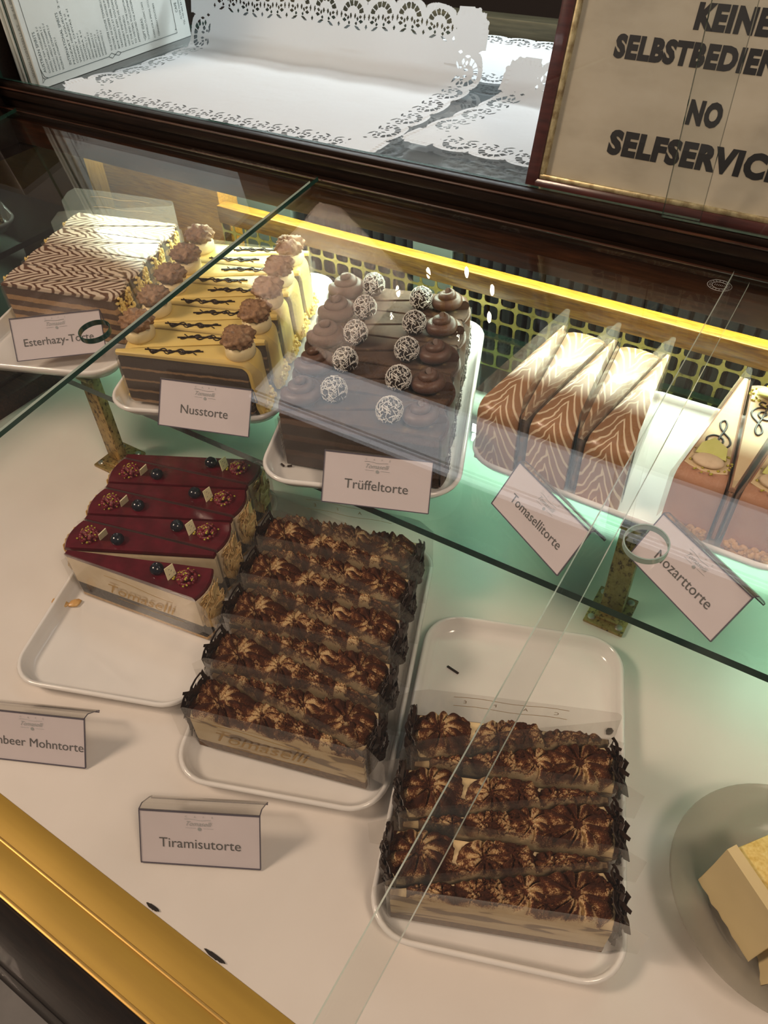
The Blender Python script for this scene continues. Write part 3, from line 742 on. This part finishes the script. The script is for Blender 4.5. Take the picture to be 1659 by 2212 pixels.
back_letters(tir2[-1], 1, 5)
tir3 = row([lambda: wedge_tiramisu(21), lambda: wedge_tiramisu(22)], 'tirr', 6, .0448, .0160, 'tiramisu wedges on the right tray',
           lambda i, r: '%s cocoa-dusted tiramisu wedge from the front of the half empty right tray, wide end %s' % (ORD[i], 'right' if r else 'left'), first_right=True, seed=4, yaw=9)
back_letters(tir3[-1], -1, 6)
nus = row([wedge_walnut], 'nuss', 10, .0345, .0185, 'walnut cake wedges on the glass shelf',
          lambda i, r: '%s yellow marzipan walnut cake wedge from the front, walnut at %s' % (ORD[i], 'right' if r else 'left'), pitch=.0475, zz=.0082, seed=5, yaw=3, sx=.93, adj={0: (-.0026, -.0010, 0)})
tru = row([wedge_truffle], 'truf', 10, .0405, .0175, 'truffle cake wedges on the glass shelf',
          lambda i, r: '%s chocolate cake wedge from the front of the truffle tray, sprinkled truffle at %s' % (ORD[i], 'right' if r else 'left'), pitch=.0478, seed=6, yaw=1.2, sx=.957)
est = row([wedge_esterhazy], 'est', 8, .0945, .0185, 'feather-iced white cake wedges at the left end',
          lambda i, r: '%s brown and white feather-iced cake wedge from the front of the left shelf tray' % ORD[i], pitch=.0475, seed=7, sx=.957)
for i, e in enumerate(est): e['label'] = '%s feather-iced white cake wedge from the front of the left shelf tray, rim %s' % (ORD[i], 'right' if i % 2 == 0 else 'left')

back_letters(est[-1], -1, 7)
# chocolate and treble clef wedges stand with their long side front to back
def cross(make, xs, y_front, group, descs, yaw=None, zz=.0058):
    p = make()
    for i, (x, front) in enumerate(xs):
        e = p if i == 0 else copy_tree(p)
        e.location = (x, y_front + (WL if front else 0), ZS + zz); e.rotation_euler = (0, 0, R((-90 if front else 90) + (yaw[i] if yaw else 0)))
        tag(e, descs[i], 'cake slice', group)
cross(wedge_milk, [(-.2125, True), (-.1865, False), (-.1605, True), (-.1345, False), (-.1085, True)], .4985, 'feathered chocolate wedges on the crosswise tray',
      ['leftmost milk chocolate feather-iced wedge on the crosswise tray, wide end in front',
       'milk chocolate feather-iced wedge right of the leftmost one, wide end at back',
       'middle milk chocolate feather-iced wedge on the crosswise tray, wide end in front',
       'milk chocolate feather-iced wedge left of the rightmost one, wide end at back',
       'rightmost milk chocolate feather-iced wedge, beside the bare part of the tray'], [.6, .3, 0, -.3, -.6])
cross(wedge_clef, [(-.0375, True), (-.0105, False), (.0165, True)], .5000, 'treble clef wedges on the crosswise tray',
      ['nougat wedge with chocolate treble clef beside the bare part of the tray, coin in front',
       'nougat wedge with treble clef and marzipan coin at back, behind its two neighbours',
       'rightmost nougat wedge with treble clef, cut off by the right picture edge'], [1, .5, 0])

# ================================================================ name cards
CW, CH = .0965, .046
def card(word, loc, ang, label, size=.0135, width=None, fl=1.0, lean=35):
    e = empty('name_card', loc, R(ang), label, 'name card', 'white tent name cards for the cakes')
    a = R(lean)
    Mf = Matrix.Rotation(R(90) - a, 4, 'X')                       # face plane: x along card, y up the face
    def place(o, off=0): o.matrix_local = Mf @ Matrix.Translation((0, 0, off)); return o
    f = place(MB().add(box(-CW / 2, CW / 2, 0, CH, -.0008, 0)).build('card_face', 'card_paper', e, 0))
    z0 = .00025
    edge = MB()
    for q in (box(-CW / 2, CW / 2, -.0002, .0006, -.001, .0007), box(-CW / 2, CW / 2, CH - .0007, CH + .0002, -.001, .0007), box(-CW / 2 - .0003, -CW / 2 + .0004, 0, CH, -.001, .0006), box(CW / 2 - .0004, CW / 2 + .0003, 0, CH, -.001, .0006)): edge.add(q)
    place(edge.build('sleeve_edge', 'sleeve_edge', e, 0))
    L = MB().add(text_vf(word, w=width, h=size * .73)) if width is None else MB().add(text_vf(word, w=width))
    L.v = [(x, y + .0150, z) for x, y, z in L.v]
    place(L.build('cake_name', 'ink_grey', e, 0), z0)
    lg = MB(); lg.add(text_vf('Tomaselli', w=.021, shear=.5)); lg.v = [(x, y + .0345, z) for x, y, z in lg.v]
    for i, chh in enumerate('CAFÉ'):
        t = MB().add(text_vf(chh, h=.0016)); lg.add(([(x - .0105 + .007 * i, y + .0415, z) for x, y, z in t.v], t.f))
    lg.add(tube([(-.012 + .021 * k / 10, .0400 - .0006 * k / 10 + .0004 * math.sin(k * .8), 0) for k in range(11)], .00016, 4))
    lg.add(tube([(-.011, .0325, 0), (-.003, .0325, 0)], .00012, 4)).add(tube([(.003, .0325, 0), (.011, .0325, 0)], .00012, 4)).add(lathe([(.0015, 0), (.0015, .0001)], 12, (0, .0318, 0)))
    place(lg.build('cafe_logo', 'ink_pale', e, 0), z0)
    # clear back flap going down behind the ridge
    ry, rz = CH * math.sin(a), CH * math.cos(a)
    b = [(ry, rz + .0004), (ry + .006 * fl, rz - .002), (ry + .016 * fl, rz - .014), (ry + .019 * fl, rz - .0185), (ry + .0175 * fl, rz - .0195)]
    A = [[(x, y, z) for x in (-CW / 2, CW / 2)] for y, z in b]; Bq = [[(x, y + .0006, z + .0005) for x in (-CW / 2, CW / 2)] for y, z in b]
    MB().add(shell(Bq, A)).build('back_flap', 'clear_film', e, 0)
    ed = MB()
    for x in (-CW / 2, CW / 2): ed.add(tube([(x, y, z) for y, z in b], .0005, 5))
    ed.add(tube([(-CW / 2, ry + .0178 * fl, rz - .0193), (CW / 2, ry + .0178 * fl, rz - .0193)], .0005, 5)).build('flap_edge', 'sleeve_edge', e, 0)
    return e
def mid(A, B, k=1): return ((A[0] + B[0]) / 2 * k, (A[1] + B[1]) / 2 * k)
m_ = mid((-.3032, .0801), (-.2171, .1259)); card('Tiramisutorte', (*m_, .0014), 28, 'white name card reading Tiramisutorte on the deck', width=.0655)
bx, by = -.4022, .1121; card('Himbeer Mohntorte', (bx - CW / 2 * math.cos(R(24.8)), by - CW / 2 * math.sin(R(24.8)), .0014), 24.8, 'white name card ending in Mohntorte, cut off by the left picture edge', width=.0938)
m_ = mid((-.5362, .3858), (-.4394, .4176), .977); card('Nusstorte', (*m_, ZS + .0110), 18.2, 'white name card reading Nusstorte before the yellow walnut cake', width=.050, fl=.3)
m_ = mid((-.3233, .3798), (-.2338, .4137), .982); card('Trüffeltorte', (*m_, ZS + .0086), 20.7, 'white name card before the truffle cake on the glass shelf', width=.057, fl=.3)
m_ = mid((-.1896, .4531), (-.1065, .4046)); card('Tomasellitorte', (*m_, ZS + .0014), -30.2, 'white name card turned askew before the feathered chocolate wedges', width=.068)
m_ = mid((-.0652, .4546), (.0174, .4025)); card('Mozarttorte', (*m_, ZS + .0014), -32.2, 'white name card turned askew before the treble clef wedges', width=.060)
m_ = mid((-.7456, .384), (-.6732, .4471), .982); card('Esterhazy-Torte', (*m_, ZS + .0165), 41, 'white name card before the feather-iced white cake at far left', width=.075, fl=.3)

# ================================================================ doilies
def motif_hole(p, q):
    """p along the edge, q outward, in half-motif units: is this spot cut out?"""
    ap = abs(p)
    rx, ry = p / .86, (q - .05) / 1.0; r = math.hypot(rx, ry); th = math.degrees(math.atan2(ry, rx))
    if .60 < r < 1.0 and 8 < th < 172:
        k = (th - 8) / 27.4
        return .10 < k - math.floor(k) < .90
    for cx, cy, sx, sy, sl in ((.17, -.05, .085, .20, .2), (.38, -.22, .085, .16, -.3), (.60, -.08, .12, .12, .2), (.93, -.05, .075, .24, -.15), (.66, -.40, .17, .13, 0), (.28, -.56, .09, .14, 0), (.42, -.88, .24, .11, -.5)):
        x = ap - cx; y = q - cy - sl * x
        if abs(x) / sx + abs(y) / sy < 1.15 and abs(x) < sx and abs(y) < sy: return True
    return False
def doily(name_lab, w, d, mapper, pitch=.043, res=.00072, label='', bw=.045, mat_='doily_paper'):
    """sheet w x d with a scalloped lace border; mapper(x, y) -> local 3-D point"""
    nx, ny = max(1, round(w / pitch)), max(1, round(d / pitch)); px, py = w / nx, d / ny
    NX, NY = int(w / res), int(d / res); hx, hy = w / NX, d / NY; cell = {}
    m = MB(); idx = {}
    def V(i, j):
        if (i, j) not in idx:
            x, y = i * hx, j * hy; e = min(x, w - x, y, d - y)
            a = (x if min(y, d - y) <= min(x, w - x) else y) / pitch
            em = .0005 * math.sin(a * 2 * math.pi * 8) * (1 if .004 < e < .008 else 0)
            X, Y, Z = mapper(x, y); idx[(i, j)] = len(m.v); m.v.append((X, Y, Z + em))
        return idx[(i, j)]
    def solid(x, y):
        ex, ey = min(x, w - x), min(y, d - y); e = min(ex, ey)
        if e > bw: return True
        if ex < bw * .95 and ey < bw * .95:                            # embossed solid corner
            cx, cy = bw * .55, bw * .55; r = math.hypot(ex - cx, ey - cy)
            if ex < cx and ey < cy: return r < bw * .55 + .0012 * math.cos(16 * math.atan2(ey - cy, ex - cx))
            return e > .0012 or True
        if ey <= ex: a = (x - bw) / ((w - 2 * bw) / max(1, round((w - 2 * bw) / pitch)))
        else: a = (y - bw) / ((d - 2 * bw) / max(1, round((d - 2 * bw) / pitch)))
        p = (a - math.floor(a)) * 2 - 1
        if e < .0048 * (1 - math.sqrt(max(0, 1 - p * p))) * 1.9: return False     # scallop
        if abs(abs(p) - 1) < .09 * max(0, 1 - abs(e - .033) / .003) and .030 < e < .036: return False
        q = -(e - .0215) / .0150
        return not (abs(p) < .98 and motif_hole(p / .90, q))
    step = 12
    for bi in range(0, NX, step):
        for bj in range(0, NY, step):
            i1, j1 = min(NX, bi + step), min(NY, bj + step)
            xa, xb, ya, yb = bi * hx, i1 * hx, bj * hy, j1 * hy
            if min(xa, w - xb, ya, d - yb) > bw + .001:
                for i in range(bi, i1, 4):
                    for j in range(bj, j1, 4):
                        i2, j2 = min(i1, i + 4), min(j1, j + 4); m.f.append((V(i, j), V(i2, j), V(i2, j2), V(i, j2))); m.m.append(0)
                continue
            for i in range(bi, i1):
                for j in range(bj, j1):
                    if solid((i + .5) * hx, (j + .5) * hy): m.f.append((V(i, j), V(i + 1, j), V(i + 1, j + 1), V(i, j + 1))); m.m.append(0)
    o = m.build('paper_doily', mat_, None, 75)
    return tag(o, label, 'doily', 'white paper doilies on the upper glass shelf')
ZU = .326
pane('upper_glass_shelf', box(-.998, .55, .662, 1.138, ZU - .006, ZU), 'clear glass shelf bearing the doilies behind the dark moulding', 'shelf')
def bend(y, yf, r=.02, top=1.0):
    """flat up to yf, then curling up"""
    if y <= yf: return y, 0.0
    s = y - yf; am = R(74)
    if s < r * am: return yf + r * math.sin(s / r), r * (1 - math.cos(s / r))
    s -= r * am; return yf + r * math.sin(am) + s * math.cos(am), r * (1 - math.cos(am)) + s * math.sin(am)
def map1(x, y):
    Y, Z = bend(y, .232, .022); w = .0015 * math.sin(x * 31) * math.sin(y * 23)
    curl = .012 * max(0, (.05 - x) / .05) ** 2 * max(0, 1 - y / .12)
    return (x, Y, .0012 + Z + abs(w) + curl + (.002 * math.sin(x * 40) if Z > .02 else 0))
d1 = doily('big', .468, .325, map1, label='large white paper doily curling up at the back, beside the menus'); d1.location = (-.917, .665, ZU)
def map2(x, y):
    Y, Z = bend(y, .155, .03); w = .001 * math.sin(x * 37) * math.sin(y * 29)
    return (x, Y, .0032 + Z * .85 + abs(w))
d2 = doily('right', .30, .22, map2, label='white paper doily with a curled corner half hidden by the framed sign'); d2.location = (-.452, .716, ZU); d2.rotation_euler = (0, 0, R(-2))
for v in d2.data.vertices: v.co.x += v.co.y * .18
d3 = doily('rear', .34, .20, lambda x, y: (x, y, .0012), label='flat white paper doily at the back behind the curled ones', res=.0009); d3.location = (-.60, .935, ZU)

# ================================================================ menus at the left
def menu(x, y0, y1, h, label, front=False, ang=0):
    e = empty('drinks_menu', (x, y0, ZU + .0004), R(ang), label, 'menu', 'upright menus at the left end')
    MB().add(box(-.003, 0, 0, y1 - y0, 0, h, .0006)).build('menu_card', 'menu_paper', e)
    return e
def sheet_text(e, items, mat_='ink_green', name='menu_text'):
    m = MB()
    for s, ty, tz, hh, ln in items:
        v, f = text_vf(s, h=hh, w=ln, align='LEFT')
        m.add(([(.0004, ty - y, tz + x) for x, y, z in v], f))
    m.build(name, mat_, e, 0)
m1 = menu(-.952, .642, .925, .34, 'white drinks menu with green bordered text standing at the far left')
T1 = [('AUSTRIAN SPIRITS', .0155, .016, .0042, .045), ('GUGLHOF TAM VOGELBEER 2 cl', .0215, .014, .0029, .051), ('POWIDL MARILLE SCHNAPPS 2 cl', .0270, .014, .0029, .050), ('WACHAU APRICOT SCHNAPPS 2 cl', .0325, .0135, .0029, .053),
      ('WACHAU PEAR SCHNAPPS 2 cl', .0380, .0135, .0029, .050), ('SALZBURG SCHNAPPS 2 cl', .0435, .013, .0029, .036), ('INTERNATIONAL SPIRITS', .0570, .0155, .0042, .058), ('MOZART LIQUEUR 2 cl', .0630, .0145, .0029, .072),
      ('COGNAC HENNESSY 4 cl', .0685, .0145, .0029, .055), ('WHISKY CHIVAS 4 cl', .0740, .014, .0029, .060), ("GORDON'S GIN 4 cl", .0795, .014, .0029, .032), ('WODKA 4 cl', .085, .014, .0029, .034), ('AMARETTO 2 cl', .0905, .0135, .0029, .026),
      ('GRAND MARNIER 2 cl', .096, .0135, .0029, .030), ('FERNET BRANCA 2 cl', .1015, .0135, .0029, .028), ('RAMAZZOTTI 2 cl', .107, .013, .0029, .026), ('SANDEMAN PORT 5 cl', .1125, .013, .0029, .030), ('SANDEMAN FINO 5 cl', .118, .013, .0029, .028),
      ('THE COFFEE HOUSE TOMASELLI IS', .1300, .0150, .0034, .062), ('HISTORY OF COFFEE HOUSES IN', .1365, .0150, .0032, .058), ('BACK PROUDLY AT MORE THAN', .1430, .0148, .0032, .058), ('TRADITION. EVEN WOLFGANG', .1495, .0145, .0032, .058), ('PROBABLY ENJOYED HIS ALMOND', .1560, .0145, .0032, .060),
      ('HOUSE TOMASELLI.', .1625, .0143, .0032, .036), ('AT THE END OF THE CENTURY', .1690, .014, .0032, .055), ('TO WRITERS, PHILOSOPHERS', .1755, .014, .0032, .055), ('APPRECIATED THE ATMOSPHERE', .1820, .014, .0032, .058),
      ('*GIFT IDEAS:', .1940, .0135, .0042, .027), ('TOMASELLI CLASSIC CAKE', .2005, .0132, .003, .045), ('CAKES FOR A SPECIAL OCCASION', .2120, .013, .003, .055), ('TOMASELLI VOUCHERS', .2210, .013, .003, .040), ('CAFÉ', .2640, .034, .0045, .012), ('ALTER MARKT 9', .2700, .024, .0028, .03), ('TEL +43 662 84 44 88', .2750, .016, .0028, .04)]
sheet_text(m1, T1)
bd = MB()
def bl(pts, r=.00035): bd.add(tube([(.0005, y, z) for y, z in pts], r, 4))
bl([(.0075, .34), (.0075, .012), (.010, .0095)]); bl([(.010, .0095), (.120, .0095)]); bl([(.120, .0095), (.126, .0125), (.132, .0095), (.138, .007), (.143, .0095)]); bl([(.120, .0095), (.126, .0065), (.132, .0095), (.138, .0120), (.143, .0095)]); bl([(.143, .0095), (.255, .0095), (.255, .014), (.252, .014)]); bl([(.2545, .014), (.2545, .055), (.258, .058)])
bl([(.0075, .022), (.0105, .012), (.016, .0095)]); bl([(.0075, .012), (.0050, .006), (.0105, .0095)])
bd.build('menu_border', 'ink_green', m1, 0)
m2 = menu(-.9605, .634, .918, .34, 'second menu card in the stack, edge printed in grey capitals')
m2t = MB(); v, f = text_vf('WWW.TOMASELLI.AT   88 44 88', h=.0034, w=.085, align='LEFT'); m2t.add(([(.0004, .0068 - y, .012 + x) for x, y, z in v], f)); m2t.build('menu_text', 'ink_pale', m2, 0)
m3 = menu(-.969, .628, .912, .34, 'third menu card, behind the grey printed edge')
m4 = menu(-.9775, .628, .905, .34, 'rearmost menu card against the dark cheek')
for mm, dy in ((m2, .001), (m3, .004), (m4, .004)): mm.location.y = .640 + .0 + dy
m2.location.y = .6425
for e_, y_ in ((m1, .668), (m2, .664), (m3, .6625), (m4, .6625)): e_.location.y = y_
for e_ in (m1, m2, m3, m4):
    for c_ in children(e_):
        if c_.name.startswith('menu_card') and e_ is not m1: pass
pane('menu_holder', box(-.9662, -.9640, .6625, .93, ZU + .0004, ZU + .33), 'clear upright glass divider between the menu cards', 'divider')

# ================================================================ framed sign
sg = empty('framed_sign', (-.275, .6635, ZU + .0046), 0, 'framed beige sign saying no self service, dark red frame', 'sign')
sg.rotation_euler = (R(-17), 0, 0)
SWd, SH, FW = .276, .27, .0125
fm = MB()
for q in (box(0, FW, -.004, .014, 0, SH, .003), box(SWd - FW, SWd, -.004, .014, 0, SH, .003), box(FW * .6, SWd - FW * .6, -.0038, .0138, 0, FW * .8, .003), box(FW * .6, SWd - FW * .6, -.0038, .0138, SH - FW * .8, SH, .003)): fm.add(q)
fm.build('frame', 'wood_frame', sg)
gm = MB(); g = .0038; b0 = FW * .8
for q in (box(FW - .0005, FW + g, -.002, .008, b0, SH - b0, .001), box(SWd - FW - g, SWd - FW + .0005, -.002, .008, b0, SH - b0, .001), box(FW, SWd - FW, -.0021, .0079, b0 - .0005, b0 + g, .001), box(FW, SWd - FW, -.0021, .0079, SH - b0 - g, SH - b0 + .0005, .001)): gm.add(q)
gm.build('gilt_slip', 'gilt', sg)
MB().add(box(FW, SWd - FW, .004, .007, b0, SH - b0)).build('sign_paper', 'sign_paper', sg)
lt = MB()
for s, w, t0, hh, bo in (('KEINE', .056, .1356, .0165, .062), ('SELBSTBEDIENUNG', .172, .1106, .0155, .062), ('NO', .027, .0711, .0165, .062), ('SELFSERVICE', .143, .0401, .0175, .062)):
    v, f = text_vf(s, w=w, h=hh, bold=bo, spacing=1.12)
    lt.add(([(.1375 + x, .0037, t0 + y) for x, y, z in v], f))
lt.build('sign_lettering', 'ink_black', sg, 0)

# sliding doors of the upper case
pane('sliding_glass_door', box(-.998, -.1125, .6465, .6505, .3392, .745), 'upright sliding glass door before the doilies', 'glass door')
pane('sliding_glass_door', box(-.142, .55, .6405, .6445, .3392, .745), 'upright sliding glass door before the framed sign', 'glass door')

# ================================================================ light panel and top shelf (seen mirrored in the lids)
pane('top_glass_shelf', box(-1.3, .55, .50, .95, .754, .760), 'high glass shelf above the counter, seen mirrored in the lids', 'shelf')
lp = empty('light_panel', (-.20, .675, .7605), 0, 'long white light panel above the doilies, mirrored in the glass lids', 'lamp')
MB().add(box(-.56, .70, -.030, .084, .0, .004)).build('diffuser', 'panel_light', lp, 0)
MB().add(box(-.565, .705, -.035, .089, .0045, .03, .003)).build('housing', 'black_plastic', lp)
dT = doily('top', .55, .17, lambda x, y: (x, y, .0008), label='white paper doily on the high shelf, mirrored left in the lids', res=.0018); dT.location = (-.70, .768, .7605)
dU = doily('top', .55, .17, lambda x, y: (x, y, .0008), label='white paper doily on the high shelf, mirrored right in the lids', res=.0018); dU.location = (-.145, .768, .7605)
for q in (dT, dU): q['group'] = 'white paper doilies on the high shelf'
# chandelier whose candle bulbs glint in the lids
ch = empty('chandelier', (-2.0, 3.2, 2.95), 0, 'candle bulb chandelier in the room behind, glinting in the glass lids', 'chandelier')
MB().add(lathe([(.02, -.25), (.05, -.18), (.03, -.05), (.015, .0), (.012, .9)], 16)).build('stem', 'gold_metal', ch)
for k in range(8):
    a = k * math.pi / 4; c, s = math.cos(a), math.sin(a)
    ar = MB().add(tube([(.03 * c, .03 * s, -.12), (.15 * c, .15 * s, -.2), (.3 * c, .3 * s, -.12), (.32 * c, .32 * s, 0)], .008, 6)).build('arm', 'gold_metal', ch)
    MB().add(sphere((.32 * c, .32 * s, .05), .013, (1, 1, 3.0), 10, 8)).build('candle_bulb', 'bulb_light', ar, 60)

# ================================================================ glass plate with sponge cake
pl = MB().add(lathe([(.050, .0), (.052, .003), (.066, .012), (.082, .026), (.0835, .0285), (.0825, .0295), (.080, .0285), (.064, .0150), (.050, .0062), (.001, .0062)], 64)).build('glass_plate', 'plate_glass', None, 60)
pl.location = (.130, .307, .0002); tag(pl, 'round clear glass plate cut off by the right picture edge', 'plate')
def sponge_piece(loc, rz, l, w, h, label):
    e = empty('sponge_cake_piece', loc, R(rz), label, 'cake piece', 'iced sponge cake pieces on the glass plate')
    rnd = random.Random(int(rz)); rows = []
    MB().add(box(-l / 2, l / 2, -w / 2, w / 2, 0, h, .002)).build('sponge', 'sponge_yellow', e)
    n = 10; A = []; Bq = []
    for i in range(n + 1):
        x = -l / 2 - .001 + (l + .002) * i / n; ra = []; rb_ = []
        for y, z, dy, dz in ((-w / 2 - .010, .0005, 0, .0025), (-w / 2 - .004, h * .55, .003, .0), (-w / 2 - .001, h + .001, .003, -.0), (-w / 2 + .006, h + .0035, 0, -.0030)):
            jx = rnd.uniform(-.0012, .0012) if z < .001 else 0
            ra.append((x, y + jx, z)); rb_.append((x, y + jx + dy, z + dz))
        A.append(ra); Bq.append(rb_)
    MB().add(shell(A, Bq)).build('fondant_cover', 'fondant_cream', e, 60)
    return e
sponge_piece((.114, .295, .0145), -38, .056, .040, .050, 'yellow sponge cake piece with smooth cream icing on the glass plate')
sponge_piece((.141, .270, .0120), -70, .040, .020, .034, 'smaller iced sponge piece at the lower edge of the glass plate')

# ================================================================ crumbs and small things
def crumb(name, mats, vf, loc, label, cat, group=None, rz=0, smooth=60):
    o = MB().add(vf).build(name, mats, None, smooth); o.location = loc; o.rotation_euler = (0, 0, R(rz)); return tag(o, label, cat, group)
rnd = random.Random(2)
def chip(r, h): return prism([(r * rnd.uniform(.6, 1.2) * math.cos(t), r * .7 * rnd.uniform(.6, 1.2) * math.sin(t)) for t in [6.28319 * k / 9 for k in range(9)]], 0, h, h * .3)
o = crumb('almond_flake', 'caramel', chip(.010, .003), (-.563, .225, .0046), 'large caramel almond flake on the bare rim of the raspberry tray', 'crumb', 'almond crumbs on the raspberry tray', 20); o.rotation_euler.x = R(8)
crumb('almond_flake', 'caramel', chip(.0055, .0016), (-.5495, .1955, .0046), 'single pale almond flake near the left edge of the raspberry tray', 'crumb', 'almond crumbs on the raspberry tray', 70)
crumb('almond_flake', 'caramel', chip(.0065, .003), (-.549, .232, .0042), 'caramel almond flake under the left corner of the raspberry cake', 'crumb', 'almond crumbs on the raspberry tray', 60)
crumb('chocolate_shaving', 'choc_dark', box(-.0065, .0065, -.0011, .0011, 0, .0014, .0004), (-.175, .363, .0040), 'thin dark chocolate shaving on the bare part of the right tray', 'crumb', 'chocolate bits on the trays', -8)
crumb('chocolate_shaving', 'choc_dark', chip(.0042, .003), (-.027, .377, .0046), 'dark chocolate lump at the right side of the half empty tray', 'crumb', 'chocolate bits on the trays', 60)
crumb('chocolate_sprinkle', 'choc_dark', tube([(-.0022, 0, .001), (.0022, 0, .001)], .001, 6), at('truf', .017, .034, .0042), 'short chocolate sprinkle at the front of the truffle tray, left one', 'crumb', 'sprinkles on the truffle tray', -20)
crumb('chocolate_sprinkle', 'choc_dark', tube([(-.0022, 0, .001), (.0022, 0, .001)], .001, 6), at('truf', .024, .0335, .0042), 'short chocolate sprinkle at the front of the truffle tray, right one', 'crumb', 'sprinkles on the truffle tray', 40)
for i, (x, y, l) in enumerate(((-.271, .0605, 'dark fluff caught along the brass rim, left tuft'), (-.208, .060, 'dark fluff caught along the brass rim, right tuft'))):
    crumb('fluff_tuft', 'fluff', sphere((0, 0, .0008), .0042, (1.3 + i * .7, .34, .15), 28, 8, lambda d: 1 + .18 * math.sin(d.x * 19) * math.sin(d.y * 23) + .2 * math.sin(d.x * 43)), (x, y, .0005), l, 'fluff', 'dark fluff along the brass rim')
